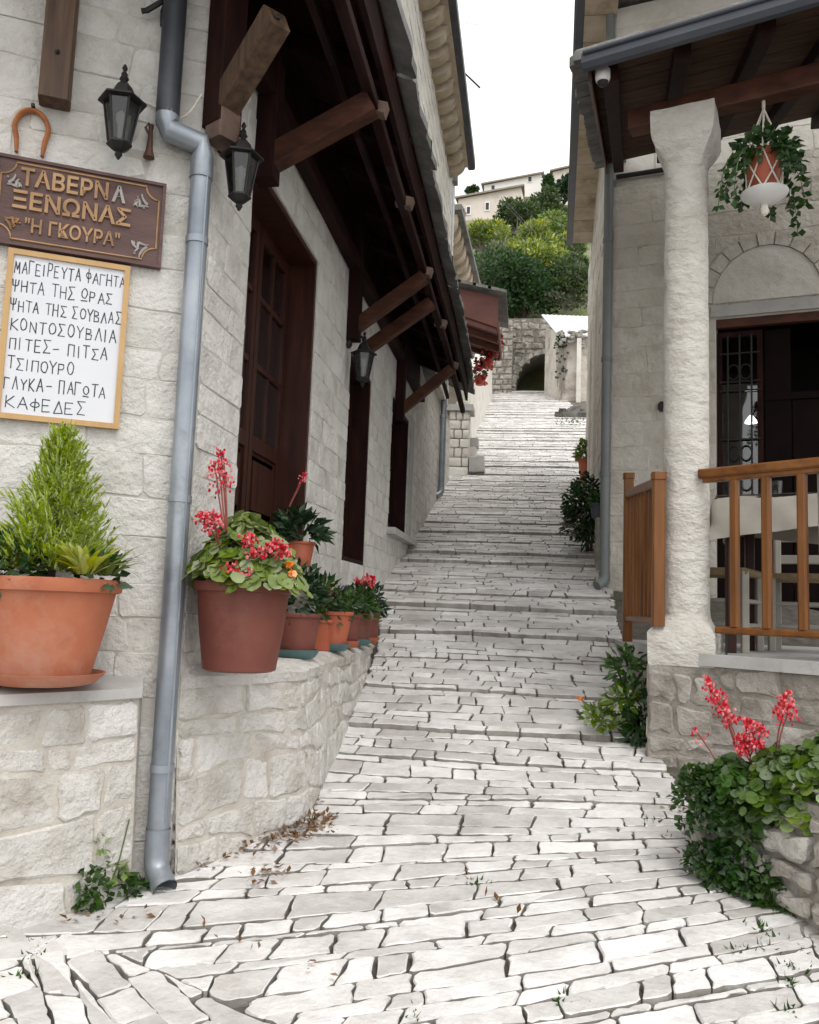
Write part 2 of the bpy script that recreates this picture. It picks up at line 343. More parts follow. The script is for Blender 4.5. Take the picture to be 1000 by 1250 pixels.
def glowmat(name, c, st):
    m = bpy.data.materials.new(name); m.use_nodes = True; b = m.node_tree.nodes['Principled BSDF']
    b.inputs['Base Color'].default_value = (*c, 1); b.inputs['Emission Color'].default_value = (*c, 1); b.inputs['Emission Strength'].default_value = st; MATS[name] = m
glowmat('lamp_glow', (.95,.97,1), 2.2)
glowmat('reflection_sheet', (.40,.39,.36), 0)
# ------------------------------------------------------------------ stone pieces
def clip_poly(poly, a, b):      # keep the part left of a->b
    out = []; n = len(poly)
    def side(p): return (b[0]-a[0])*(p[1]-a[1])-(b[1]-a[1])*(p[0]-a[0])
    for i in range(n):
        p, q = poly[i], poly[(i+1) % n]; sp, sq = side(p), side(q)
        if sp >= 0: out.append(p)
        if sp*sq < 0:
            t = sp/(sp-sq); out.append((lerp(p[0], q[0], t), lerp(p[1], q[1], t)))
    return out
def area(p): return .5*sum(p[i][0]*p[(i+1) % len(p)][1]-p[(i+1) % len(p)][0]*p[i][1] for i in range(len(p)))
def inset(poly, d):
    n = len(poly); out = []
    for i in range(n):
        p0, p1, p2 = poly[i-1], poly[i], poly[(i+1) % n]
        e1 = (p1[0]-p0[0], p1[1]-p0[1]); e2 = (p2[0]-p1[0], p2[1]-p1[1])
        l1 = math.hypot(*e1) or 1e-6; l2 = math.hypot(*e2) or 1e-6
        n1 = (-e1[1]/l1, e1[0]/l1); n2 = (-e2[1]/l2, e2[0]/l2)
        k = 1+n1[0]*n2[0]+n1[1]*n2[1]
        if k < .25: k = .25
        out.append((p1[0]+(n1[0]+n2[0])/k*d, p1[1]+(n1[1]+n2[1])/k*d))
    return out
def dedupe(poly, e=.012):
    out = []
    for p in poly:
        if not out or math.hypot(p[0]-out[-1][0], p[1]-out[-1][1]) > e: out.append(p)
    if len(out) > 1 and math.hypot(out[0][0]-out[-1][0], out[0][1]-out[-1][1]) < e: out.pop()
    return out
def rough_outline(poly, R, jit, seg, chm=(.01, .035)):
    out = []; n = len(poly)
    for i in range(n):
        p0, p, q = poly[i-1], poly[i], poly[(i+1) % n]
        c = R.uniform(*chm)
        def tow(a, b, d):
            L = math.hypot(b[0]-a[0], b[1]-a[1]) or 1; d = min(d, L*.3); return (a[0]+(b[0]-a[0])/L*d, a[1]+(b[1]-a[1])/L*d)
        out.append(tow(p, p0, c)); s = tow(p, q, c); out.append(s); e = tow(q, p, .02)
        L = math.hypot(q[0]-p[0], q[1]-p[1]); k = int(L/seg)
        if L > 1e-4:
            nx, ny = -(q[1]-p[1])/L, (q[0]-p[0])/L
            for j in range(1, k+1):
                t = j/(k+1)+R.uniform(-.08, .08); o = R.uniform(-jit*.4, jit)
                out.append((lerp(s[0], e[0], t)+nx*o, lerp(s[1], e[1], t)+ny*o))
    return out
def stone_piece(mb, poly, mapf, R, gap=.012, jit=.012, bev=.014, top=0.0, deep=.08, seg=.16, tilt=.006, bulge=.004, chm=(.01, .035)):
    poly = dedupe(poly)
    if len(poly) < 3 or area(poly) < .003: return False
    p = inset(poly, gap)
    if area(p) < .0015: return False
    p = rough_outline(p, R, jit, seg, chm)
    cx = sum(a[0] for a in p)/len(p); cy = sum(a[1] for a in p)/len(p)
    ta, tb = R.uniform(-tilt, tilt)*4, R.uniform(-tilt, tilt)*4; n = len(p)
    def hgt(a): return top+ta*(a[0]-cx)+tb*(a[1]-cy)
    q = []
    for a in p:
        L = math.hypot(a[0]-cx, a[1]-cy) or 1; k = min(bev*R.uniform(.7, 1.5), L*.4)
        q.append((a[0]+(cx-a[0])/L*k, a[1]+(cy-a[1])/L*k))
    vs = [mapf(a[0], a[1], -deep) for a in p]
    vs += [mapf(a[0], a[1], hgt(a)-bev*R.uniform(.5, 1.2)) for a in p]
    vs += [mapf(a[0], a[1], hgt(a)+R.uniform(-.4, .4)*bulge) for a in q]
    vs.append(mapf(cx, cy, top+bulge*R.uniform(-.2, 1.4)))
    fs = []
    for i in range(n):
        j = (i+1) % n
        fs += [(i, j, n+j, n+i), (n+i, n+j, 2*n+j, 2*n+i), (2*n+i, 2*n+j, 3*n)]
    mb.add(vs, fs); return True

def stone_wall(parent, mapf, u0, u1, z0, z1, m, holes=(), ch=(.17,.28), sl=(.25,.6), seed=1, name='stone', gap=.008, jit=.012,
               bev=.012, top=.014, deep=.03, backing=None, thick=.35, bu=None, joined=None, wave=.012, seg=.16, bulge=.006, topj=.008, zmin=None, see=True):
    R = random.Random(seed); rows = [z0]; marks = sorted([h[2] for h in holes]+[h[3] for h in holes])
    while rows[-1] < z1-.1:
        nz = rows[-1]+R.uniform(*ch)
        for k in marks:
            if rows[-1]+.06 < k and abs(nz-k) < .14: nz = k
        rows.append(min(nz, z1))
    ph = [(R.uniform(0, 6), R.uniform(1.5, 4)) for _ in rows]
    def bz(i, u):
        if rows[i] in marks: return rows[i]
        return rows[i]+wave*math.sin(ph[i][0]+ph[i][1]*u)+wave*.6*math.sin(ph[i][0]*3+ph[i][1]*2.7*u)
    for i in range(len(rows)-1):
        za, zb = rows[i], rows[i+1]; iv = [(u0, u1)]
        for h in holes:
            if h[2] < zb-.004 and h[3] > za+.004:
                iv = [x for a, b in iv for x in ((a, min(b, h[0])), (max(a, h[1]), b)) if x[1]-x[0] > .02]
        for a, b in iv:
            cuts = [a]
            while cuts[-1] < b-.02:
                L = R.uniform(*sl)*(1 if R.random() < .75 else .6); nx = cuts[-1]+L
                if b-nx < sl[0]*.6: nx = b
                cuts.append(nx)
            sk = [0]+[R.uniform(-.02, .02) for _ in cuts[1:-1]]+[0]
            for k in range(len(cuts)-1):
                x0, x1 = cuts[k], cuts[k+1]
                poly = [(x0-sk[k], bz(i, x0)), (x1-sk[k+1], bz(i, x1)), (x1+sk[k+1], bz(i+1, x1)), (x0+sk[k], bz(i+1, x0))]
                zm = (za+zb)/2
                if zmin and zb < zmin((x0+x1)/2): continue
                pp = proj(mapf((x0+x1)/2, zm, 0))
                vis = -320 < pp[0] < 1320 and -80 < pp[1] < 1330
                if see and not vis: continue
                mb = joined if joined is not None else MB()
                if stone_piece(mb, poly, mapf, R, gap, jit, bev, top+R.uniform(-topj, topj), deep, seg=seg, bulge=bulge) and joined is None:
                    mb.build(name, m, parent, smooth=14)
    if backing:
        us = sorted({u0, u1, *[x for h in holes for x in h[:2] if u0 < x < u1]}); zs = sorted({z0, z1, *[x for h in holes for x in h[2:] if z0 < x < z1]})
        mb = MB()
        for a, b in zip(us, us[1:]):
            for c, d in zip(zs, zs[1:]):
                um, zm = (a+b)/2, (c+d)/2
                if any(h[0] < um < h[1] and h[2] < zm < h[3] for h in holes): continue
                n = bu or 1
                for q in range(n):
                    ua, ub = lerp(a, b, q/n), lerp(a, b, (q+1)/n)
                    mb.hexa([mapf(ua, c, 0), mapf(ub, c, 0), mapf(ub, c, -thick), mapf(ua, c, -thick), mapf(ua, d, 0), mapf(ub, d, 0), mapf(ub, d, -thick), mapf(ua, d, -thick)])
        return mb.build('wall', backing, parent)

# ------------------------------------------------------------------ street
XLY = [-6, 2, 3.2, 3.92, 4.55, 5.3, 5.57, 9, 10.2, 10.7, 11.0, 46]
XL = [-5, -3.7, -2.95, -2.42, -1.97, -1.52, -1.40, -1.5, -1.66, -1.9, -1.95, -1.95]
XRY = [-6, 2, 4.0, 4.62, 4.99, 5.33, 6.4, 6.95, 10.3, 12, 21.5, 22, 34, 39, 43, 46]
XR = [6, 3.4, 1.85, 1.47, 1.28, 1.02, 1.08, 1.0, 1.0, 1.1, 1.42, 2.3, 2.3, 1.6, .75, .75]
def xl(y): return interp(XLY, XL, y)
def xr(y): return interp(XRY, XR, y)
mb = MB()
ys = [-30]+[-4+.4*i for i in range(122)]+[60, 90]
xs_ = [-60, -6]+[-3.2+.4*i for i in range(17)]+[6, 60]
for y in ys:
    for x in xs_: mb.v.append(Vector((x, y, g(y)-.036-(.25 if (abs(x) > 3.5) else 0))))
nx = len(xs_)
mb.f = [(j*nx+i, j*nx+i+1, (j+1)*nx+i+1, (j+1)*nx+i) for j in range(len(ys)-1) for i in range(nx-1)]
ground = tag(mb.build('ground', 'soil_joint', None, org=Vector((0, 4, 0))), 'dark earth under and between the street paving stones', kind='structure')
street = thing('street', 'steep white limestone paved lane stepping uphill between the houses', None, (0, 4, 0), kind='structure')
R = random.Random(7)
def tilt(v): 
    t = max(0, min(1, (7.0-v)/3.3)); return .52*t*t*(3-2*t)
edges = [1.4, 2.5, 3.55, 4.62, 5.45, 6.12, 6.78, 7.35, 8.2]
while edges[-1] < 45: edges.append(edges[-1]+R.uniform(.62, 1.15))
secs = []
pieces = []
LA, LB = (-2.01, 3.98), (-.95, 3.47)
for k in range(len(edges)-1):
    e0, e1 = edges[k], edges[k+1]
    A = (.008 if e0 < 5 else .024 if e0 < 9 else .032)*R.choice((.3, .5, .7, 1.0, 1.5))
    if e0 < 3: A = .02
    nrow = max(2, round((e1-e0)/(.138 if e0 < 9 else .135)))
    vv = [e0]
    wts = [R.uniform(.65, 1.4) for _ in range(nrow)]
    for q in wts: vv.append(vv[-1]+(e1-e0)*q/sum(wts))
    secs.append((e0, e1, A, vv))
nb = {}
def wav(key, x):
    if key not in nb: nb[key] = (R.uniform(0, 6), R.uniform(.8, 1.6), R.uniform(0, 6), R.uniform(3, 6))
    a, b, c, d = nb[key]; return .035*math.sin(a+b*x)+.009*math.sin(c+d*x)
for e0, e1, A, vv in secs:
    for i in range(len(vv)-1):
        ym = vv[i]; ta = tilt(ym)
        # x where the tilted row meets both borders
        def solve(fn, x):
            for _ in range(12): x = .5*x+.5*fn(ym+tilt(ym)*(x+.2))
            return x
        a, b = solve(xl, -1.8)-.06, solve(xr, 1.2)+.06
        if ym < 3.6: a, b = max(a, -3.2), min(b, 3.0)
        cuts = [a-R.uniform(0, .3)]
        far = ym > 9
        while cuts[-1] < b:
            cuts.append(cuts[-1]+(R.uniform(.24, .50) if R.random() < .75 else R.uniform(.13, .24))*(1.2 if far else 1))
        sk = [R.uniform(-.018, .018) for _ in cuts]
        for c in range(len(cuts)-1):
            x0, x1 = max(a, cuts[c]), min(b, cuts[c+1])
            if x1-x0 < .06: continue
            k0, k1 = (round(vv[i], 5)), (round(vv[i+1], 5))
            poly = [(x0-sk[c], vv[i]+wav(k0, x0)), (x1-sk[c+1], vv[i]+wav(k0, x1)), (x1+sk[c+1], vv[i+1]+wav(k1, x1)), (x0+sk[c], vv[i+1]+wav(k1, x0))]
            front = i == 0 and A > .03
            if front: poly[0] = (poly[0][0], poly[0][1]+R.uniform(.0, .018)); poly[1] = (poly[1][0], poly[1][1]+R.uniform(.0, .018))
            pieces.append(('row', poly, e0, e1, A, front))
def row_map(e0, e1, A):
    def f(x, v, d):
        y = v+tilt(v)*(x+.2)
        s = A*(.5-max(0, min(1, (v-e0)/(e1-e0))))
        return Vector((x, y, g(y)+s+d))
    return f
def flat_map(x, y, d): return Vector((x, y, g(y)+d))
# the turned stones in the lower corner beyond the straight joint
rest = []
for kind, poly, e0, e1, A, front in pieces:
    if e0 < 4.6:
        pw = [(x, v+tilt(v)*(x+.2)) for x, v in poly]
        cx = sum(p[0] for p in pw)/4
        if cx < .3:
            pc = clip_poly(pw, LA, LB)
            if len(pc) < 3 or area(pc) < .004: continue
            if len(pc) != 4 or abs(area(pc)-area(pw)) > 1e-4:
                rest.append(('flat', pc, 0, 1, A, False)); continue
    rest.append((kind, poly, e0, e1, A, front))
BA, BB = (-2.27, 3.93), (-1.70, 3.21)
e1v, e2v = (.745, -.667), (.667, .745)
q = -1.2
while q < 3.6:
    dq = R.uniform(.12, .19); p = -1.6+R.uniform(0, .4)
    while p < 2.8:
        dp = R.uniform(.28, .65)
        dp *= .85
        loc = lambda a, b: (-2.0+e1v[0]*a+e2v[0]*b*1.0-.0, 3.95+e1v[1]*a+e2v[1]*b-1.6)
        poly = [loc(p, q), loc(p+dp, q+R.uniform(-.02, .02)), loc(p+dp, q+dq), loc(p, q+dq)]
        pc = clip_poly(poly, LB, LA)
        for side in (0, 1):
            if side == 0: o = clip_poly(pc, (BA[0]+.16, BA[1]), (BB[0]+.16, BB[1])) if len(pc) > 2 else []
            else: o = clip_poly(pc, BB, BA) if len(pc) > 2 else []
            if len(o) > 2 and area(o) > .004: rest.append(('flat', o, 0, 1, 0, False))
        p += dp
    q += dq
t = 0
while t < 1.6:
    dt = R.uniform(.4, .62); L = math.hypot(BB[0]-BA[0], BB[1]-BA[1]); ux, uy = (BB[0]-BA[0])/L, (BB[1]-BA[1])/L
    a = (BA[0]+ux*t, BA[1]+uy*t); b = (BA[0]+ux*(t+dt), BA[1]+uy*(t+dt))
    rest.append(('flat', [a, b, (b[0]+.16, b[1]+.01), (a[0]+.16, a[1]+.01)], 0, 1, 0, False)); t += dt
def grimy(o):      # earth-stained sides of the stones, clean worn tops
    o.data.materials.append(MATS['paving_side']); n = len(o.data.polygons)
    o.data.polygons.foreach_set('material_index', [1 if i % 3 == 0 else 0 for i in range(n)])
built = []
for kind, poly, e0, e1, A, front in rest:
    mf = row_map(e0, e1, A) if kind == 'row' else flat_map
    cx = sum(p[0] for p in poly)/len(poly); cy = sum(p[1] for p in poly)/len(poly); P = mf(cx, cy, 0)
    pp = proj(P); vis = -10 < pp[0] < 1010 and 400 < pp[1] < 1262
    built.append((P.y, vis, kind, poly, mf, front))
built.sort(key=lambda b: (not b[1], b[0]))
far = MB(); cnt = 0
for y, vis, kind, poly, mf, front in built:
    one = vis and cnt < 298
    mb = MB() if one else far
    lift = R.uniform(-.004, .004)+(.004 if front else 0)
    if y > 9: lift = R.uniform(-.007, .007)+(.010 if front else 0)
    if stone_piece(mb, poly, mf, R, gap=R.uniform(.002, .0045) if R.random() < .6 else R.uniform(.0045, .009), jit=.012, bev=R.uniform(.003, .008), top=lift, deep=.14, seg=.07, tilt=.0035, bulge=.0015, chm=(.005, .022)) and one:
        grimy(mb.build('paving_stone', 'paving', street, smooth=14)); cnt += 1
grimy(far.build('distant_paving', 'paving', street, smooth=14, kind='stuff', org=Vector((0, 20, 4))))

# ------------------------------------------------------------------ left house: geometry frame
XW = -1.93
K = Vector((-1.93, 4.72, 0)); fd = Vector((.889, .457, 0)).normalized(); fn = Vector((.457, -.889, 0)).normalized()
def FW(t, z, d): return Vector((K.x-fd.x*t+fn.x*d, K.y-fd.y*t+fn.y*d, z))     # front wall: t runs away from the corner
def FWm(u, z, d): return FW(-u, z, d)
def SW(y, z, d): return Vector((XW+d, y, z))                                    # wall along the lane
lh = thing('stone_house', 'whitewashed stone tavern house with sign, wooden doors and slab-roofed canopy', 'house', (-2.6, 8, 1))
stone_wall(lh, FWm, -2.3, 0, -.4, 7.2, 'whitewash', ch=(.16,.27), sl=(.3,.75), seed=3, backing='joint', thick=.4, top=.005, gap=.002, bev=.005, topj=.003, jit=.006, bulge=.002, wave=.008)
D1 = (5.45, 7.31, 1.98, 4.61); D2 = (8.85, 10.12, 2.0, 4.25); W3 = (11.75, 13.5, 2.62, 4.5)
stone_wall(lh, SW, 4.72, 20.6, -.4, 5.95, 'whitewash', holes=(D1, D2, W3), ch=(.16,.27), sl=(.3,.8), seed=5, backing='joint', thick=.4, top=.005, gap=.002, bev=.005, topj=.003, jit=.006, bulge=.002, wave=.008,
           zmin=lambda u: g(u)-.05)
stone_wall(lh, lambda y, z, d: SW(y, z, d+.12), 4.72, 18.6, 5.95, 11.2, 'plaster', ch=(.2,.3), sl=(.4,.9), seed=6, backing='plaster', thick=.4, top=.008, gap=.004, topj=.004)
def room(parent, m, a, b, open_face, name='interior_wall'):   # five-sided box, open toward the doorway
    (x0, y0, z0), (x1, y1, z1) = a, b
    v = [(x0,y0,z0),(x1,y0,z0),(x1,y1,z0),(x0,y1,z0),(x0,y0,z1),(x1,y0,z1),(x1,y1,z1),(x0,y1,z1)]
    f = {'bot':(0,1,2,3),'top':(7,6,5,4),'y0':(4,5,1,0),'x1':(5,6,2,1),'y1':(6,7,3,2),'x0':(7,4,0,3)}
    mb = MB(); mb.add(v, [f[k] for k in f if k != open_face]); return mb.build(name, m, parent)
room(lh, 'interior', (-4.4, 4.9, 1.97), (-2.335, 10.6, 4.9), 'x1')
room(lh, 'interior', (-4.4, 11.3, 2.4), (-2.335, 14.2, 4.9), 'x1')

def casing(parent, hole, depth, m, wd=.10, x=XW):
    y0, y1, z0, z1 = hole; mb = MB(); xi = x-depth
    mb.box((xi, y0, z0), (x-.012, y0+.05, z1)); mb.box((xi, y1-.05, z0), (x-.012, y1, z1)); mb.box((xi, y0+.05, z1-.05), (x-.014, y1-.05, z1)); mb.box((xi, y0+.05, z0), (x-.014, y1-.05, z0+.05))
    return mb.build('door_casing', m, parent)
def leaf_door(parent, y0, y1, z0, z1, x, zr, m='door_wood', ncol=2, handle=None):
    """glazed upper part with muntins, panelled lower part"""
    st = .085; mb = MB(); th = .05
    mb.box((x-th, y0, z0), (x, y0+st, z1)); mb.box((x-th, y1-st, z0), (x, y1, z1))
    zl = [z0, z0+.14, zr[0]-.09, zr[0]]
    mb.box((x-th, y0+st, z0), (x-.001, y1-st, z0+.15)); mb.box((x-th, y0+st, zr[0]-.12), (x-.001, y1-st, zr[0])); mb.box((x-th, y0+st, zr[-1]), (x-.001, y1-st, z1))
    for z in zr[1:-1]: mb.box((x-th+.006, y0+st, z-.022), (x-.006, y1-st, z+.022))
    for c in range(1, ncol):
        yy = lerp(y0+st, y1-st, c/ncol); mb.box((x-th+.008, yy-.018, zr[0]), (x-.008, yy+.018, zr[-1]))
    d = mb.build('door', m, parent)
    mb = MB(); ya, yb = y0+st, y1-st; za, zb = z0+.15, zr[0]-.12
    mb.box((x-th+.008, ya, za), (x-.024, yb, zb))
    mb.hexa([(x-.024, ya+.03, za+.03), (x-.024, yb-.03, za+.03), (x-.030, yb-.03, za+.03), (x-.030, ya+.03, za+.03), (x-.024, ya+.03, zb-.03), (x-.024, yb-.03, zb-.03), (x-.030, yb-.03, zb-.03), (x-.030, ya+.03, zb-.03)])
    mb.box((x-.025, ya+.07, za+.07), (x-.008, yb-.07, zb-.07)); mb.build('panel', m, d)
    for i in range(len(zr)-1):
        for c in range(ncol):
            a = lerp(ya, yb, c/ncol)+.004; b = lerp(ya, yb, (c+1)/ncol)-.004
            mb = MB(); mb.box((x-.030, a, zr[i]), (x-.024, b, zr[i+1])); mb.build('pane', 'glass', d)
    return d
casing(lh, D1, .38, 'door_wood')
leaf_door(lh, 5.51, 6.40, 2.04, 4.56, -2.18, [2.85, 3.42, 3.98, 4.45])
leaf_door(lh, 6.41, 7.255, 2.04, 4.56, -2.178, [2.85, 3.42, 3.98, 4.45])
for (a, b) in ((5.6, 6.34), (6.5, 7.2)):  # pale pleated sheets added behind the panes to stand in for their reflection
    mb = MB(); n = 14
    for i in range(n+1):
        yy = lerp(a, b, i/n); mb.v += [Vector((-2.236+.010*math.sin(i*1.9), yy, 2.75)), Vector((-2.236+.010*math.sin(i*1.9), yy, 4.5))]
    mb.f = [(2*i, 2*i+2, 2*i+3, 2*i+1) for i in range(n)]
    tag(mb.build('reflection_sheet', 'cloth_white', lh, smooth=60), 'pale sheet added behind the door glass to imitate its reflection')
casing(lh, D2, .38, 'dark_wood')
d2 = leaf_door(lh, 8.91, 9.48, 2.05, 4.2, -2.14, [2.8, 4.05], ncol=1, m='dark_wood')
leaf_door(lh, 9.49, 10.06, 2.05, 4.2, -2.142, [2.8, 4.05], ncol=1, m='dark_wood')
mb = MB(); mb.tube([(-2.13, 9.40, 3.0), (-2.07, 9.40, 3.0), (-2.07, 9.40, 3.35), (-2.13, 9.40, 3.35)], .014, 8); mb.build('handle', 'pewter', d2, smooth=40)
casing(lh, W3, .38, 'dark_wood')
leaf_door(lh, 11.81, 13.44, 2.68, 4.44, -2.16, [3.0, 3.7, 4.3], ncol=3, m='dark_wood')
mb = MB(); mb.box((XW-.02, 11.6, 2.52), (XW+.13, 14.0, 2.61)); mb.build('window_sill', 'cement', lh)
mb = MB(); mb.box((XW-.05, 13.51, 2.615), (XW+.03, 13.95, 4.6)); mb.build('window_jamb', 'cement', lh)

# canopy
EX = -1.0
def sag(y): return -.16*max(0, (y-10.5)/4)**2-.012*math.sin(y*2.1)
def CAN(x, y, z): return Vector((x, y, z+sag(y)))
CY0, CY1 = 3.7, 14.5
for i, y in enumerate([4.3, 5.05, 5.95, 6.85, 7.75, 8.65, 9.55, 10.45, 11.35, 12.25, 13.15, 14.05]):
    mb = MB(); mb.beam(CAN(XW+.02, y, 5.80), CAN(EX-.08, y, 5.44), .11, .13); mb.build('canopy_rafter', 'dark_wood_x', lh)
n = 9
for j in range(n):
    xa, xb = lerp(XW+.02, EX-.05, j/n), lerp(XW+.02, EX-.05, (j+1)/n)-.006
    mb = MB(); pts = [CY0+.45*k for k in range(25)]
    for k in range(24):
        ya, yb = pts[k], min(pts[k+1], CY1)
        za, zb = lerp(5.88, 5.52, j/n), lerp(5.88, 5.52, (j+1)/n)
        mb.hexa([CAN(xa, ya, za), CAN(xb, ya, zb), CAN(xb, yb, zb), CAN(xa, yb, za), CAN(xa, ya, za+.025), CAN(xb, ya, zb+.025), CAN(xb, yb, zb+.025), CAN(xa, yb, za+.025)])
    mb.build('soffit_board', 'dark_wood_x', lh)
mb = MB()
for k in range(24):
    ya, yb = CY0+.45*k, CY0+.45*(k+1); x0, x1 = EX-.11, EX-.07
    mb.hexa([CAN(x0, ya, 5.24), CAN(x1, ya, 5.24), CAN(x1, yb, 5.24), CAN(x0, yb, 5.24), CAN(x0, ya, 5.54), CAN(x1, ya, 5.54), CAN(x1, yb, 5.54), CAN(x0, yb, 5.54)])
mb.build('fascia', 'dark_wood_x', lh)
for (xx, z, wd) in ((-1.15, 5.06, .075), (-1.42, 5.30, .055)):
    mb = MB(); pts = [CAN(xx, CY0+.9*k, z) for k in range(13)]
    for p, q in zip(pts, pts[1:]): mb.beam(p, q, wd, wd*1.1, c=.005)
    mb.build('canopy_purlin', 'dark_wood_x', lh)
for y in (5.69, 7.12, 8.69, 10.35, 12.2):
    mb = MB(); mb.beam((-1.20, y, 5.08), (-1.06, y, 5.04), .10, .09); tag(mb.build('beam_end', 'stub_wood', lh), 'pale sawn beam end under the eave')
mb = MB(); mb.beam((XW+.07, 4.9, 5.10), (XW+.07, 14.4, 5.10), .12, .13); mb.build('wall_plate', 'dark_wood_x', lh)
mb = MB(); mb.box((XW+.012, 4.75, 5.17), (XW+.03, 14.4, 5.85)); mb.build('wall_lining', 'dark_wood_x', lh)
R = random.Random(11)
for row in range(3):
    y = CY0
    while y < CY1+.1:
        L = R.uniform(.8, 1.5); x1 = EX+.05-row*.36+R.uniform(-.02, .03); x0 = x1-.52
        zz = 5.56+row*.14; th = R.uniform(.08, .12)
        poly = [(x0, y), (x1, y+R.uniform(-.02, .02)), (x1+R.uniform(-.03, .03), y+L), (x0, y+L)]
        def mf(a, b, d, zz=zz, x1=x1): return CAN(a, b, zz+(x1-a)*.36+d)
        mb = MB(); stone_piece(mb, poly, mf, R, gap=.006, jit=.03, bev=.02, top=th, deep=.0, seg=.12, bulge=.01)
        if mb.v:
            n_ = (len(mb.v)-1)//3; mb.f.append(tuple(range(n_-1, -1, -1))); mb.build('roof_slab', 'slab_grey', lh, smooth=40)
        y += L
def post_strut(y, z0, out=EX-.13, zt=4.97, wd=.13, post=True, m='brace_wood'):
    if post:
        mb = MB(); mb.beam((XW+.075, y, z0-.16), (XW+.075, y, 5.9), wd, wd, up=(0,1,0)); mb.build('canopy_post', 'dark_wood', lh)
    mb = MB(); mb.beam((XW+.10, y, z0), CAN(out, y, zt), wd*.95, wd*1.05); mb.build('canopy_strut', m, lh)
post_strut(5.50, 4.60, wd=.15); post_strut(8.62, 4.45); post_strut(9.35, 4.45, post=False); post_strut(12.0, 4.35)
# corner brace, its stub and the post on the front wall
cdv = Vector((.85, -.52, 0)).normalized()
P0 = K+cdv*.06+Vector((0, 0, 4.48)); P1 = RP(338, 22, K+cdv*.62, Vector((cdv.x, cdv.y, 0)))
mb = MB(); mb.beam(P0, P1, .145, .16, c=.012); tag(mb.build('canopy_strut', 'post_wood', lh), 'weathered corner strut with a pale sawn end')
mb = MB(); mb.blob(P1+(P1-P0).normalized()*.004, (.022, .022, .018)); mb.build('bolt', 'iron', lh)
mb = MB(); mb.beam(K+cdv*.06+Vector((0, 0, 4.36)), K+cdv*.06+Vector((0, 0, 5.9)), .17, .17, up=cdv); mb.build('canopy_post', 'dark_wood', lh)
mb = MB(); mb.beam(K+cdv*.075+Vector((0, 0, 4.26)), K+cdv*.075+Vector((0, 0, 4.44)), .155, .155, up=cdv, c=.012); tag(mb.build('corner_stub', 'stub_wood', lh), 'worn pale timber stub under the corner strut')
mb = MB(); mb.beam(FW(.895, 4.285, .08), FW(.895, 6.2, .08), .165, .13, up=fn, c=.012); mb.build('canopy_post', 'post_wood', lh)
mb = MB(); mb.blob(FW(.895, 4.55, .15), .014); mb.build('bolt', 'iron', lh)
mb = MB(); mb.beam(FW(-.35, 5.72, .62), FW(1.7, 5.72, .62), .12, .14); mb.build('canopy_purlin', 'dark_wood_x', lh)
# the same canopy carried round over the front wall
for j in range(6):
    d0, d1 = lerp(.03, .93, j/6), lerp(.03, .93, (j+1)/6)-.006; mb = MB(); za, zb = lerp(5.86, 5.50, j/6), lerp(5.86, 5.50, (j+1)/6)
    mb.hexa([FW(2.4, za, d0), FW(2.4, zb, d1), FW(-.5, zb, d1), FW(-.5, za, d0), FW(2.4, za+.025, d0), FW(2.4, zb+.025, d1), FW(-.5, zb+.025, d1), FW(-.5, za+.025, d0)]); mb.build('soffit_board', 'dark_wood_x', lh)
for k in range(3):
    mb = MB(); mb.beam(FW(1.9-k*.8, 5.80, .03), FW(1.9-k*.8, 5.44, .92), .11, .13); mb.build('canopy_rafter', 'dark_wood_x', lh)
R = random.Random(12); tq = -.5
while tq < 2.4:
    L = R.uniform(.7, 1.2); mb = MB(); za, zb = 5.92, 5.54
    mb.hexa([FW(tq+L-.01, za, .0), FW(tq+L-.01, zb, 1.0), FW(tq, zb, 1.0), FW(tq, za, .0), FW(tq+L-.01, za+.1, .0), FW(tq+L-.01, zb+.1, 1.0), FW(tq, zb+.1, 1.0), FW(tq, za+.1, .0)]); mb.build('roof_slab', 'slab_grey', lh); tq += L
# upper eave with arched corbels
uz = 10.55
mb = MB(); mb.box((-2.3, 4.0, uz+.32), (-1.40, 17.4, uz+.44)); mb.build('eave_board', 'sand_stone', lh)
for k in range(28):
    y = 17.2-k*.47; mb = MB(); prof = []
    for i in range(9):
        a = math.pi/2*i/8; prof.append((-1.80+.32*math.sin(a), uz+.30-.24*math.cos(a)*1.0))
    prof = [(-1.82, uz+.05)]+prof+[(-1.45, uz+.315), (-1.82, uz+.315)]; m_ = len(prof)
    mb.add([(x, y-.12, z) for x, z in prof]+[(x, y+.12, z) for x, z in prof], [tuple(range(m_)), tuple(range(2*m_-1, m_-1, -1))]+[(i, i+m_, (i+1) % m_+m_, (i+1) % m_) for i in range(m_)])
    mb.build('corbel', 'sand_stone', lh, smooth=30)
mb = MB(); mb.beam((-1.36, 4.0, uz+.50), (-1.36, 17.5, uz+.42), .16, .22, c=.03); mb.build('eave_gutter', 'zinc_dark', lh)
mb = MB(); mb.hexa([(-2.6, 4, uz+.45), (-1.3, 4, uz+.45), (-1.3, 17.5, uz+.45), (-2.6, 17.5, uz+.45), (-4.2, 4, uz+1.3), (-1.3, 4, uz+.6), (-1.3, 17.5, uz+.6), (-4.2, 17.5, uz+1.3)]); mb.build('roof', 'slab_grey', lh)
mb = MB(); mb.box((-4.2, 18.2, .6), (-1.94, 18.6, 11)); mb.build('end_wall', 'plaster', lh)
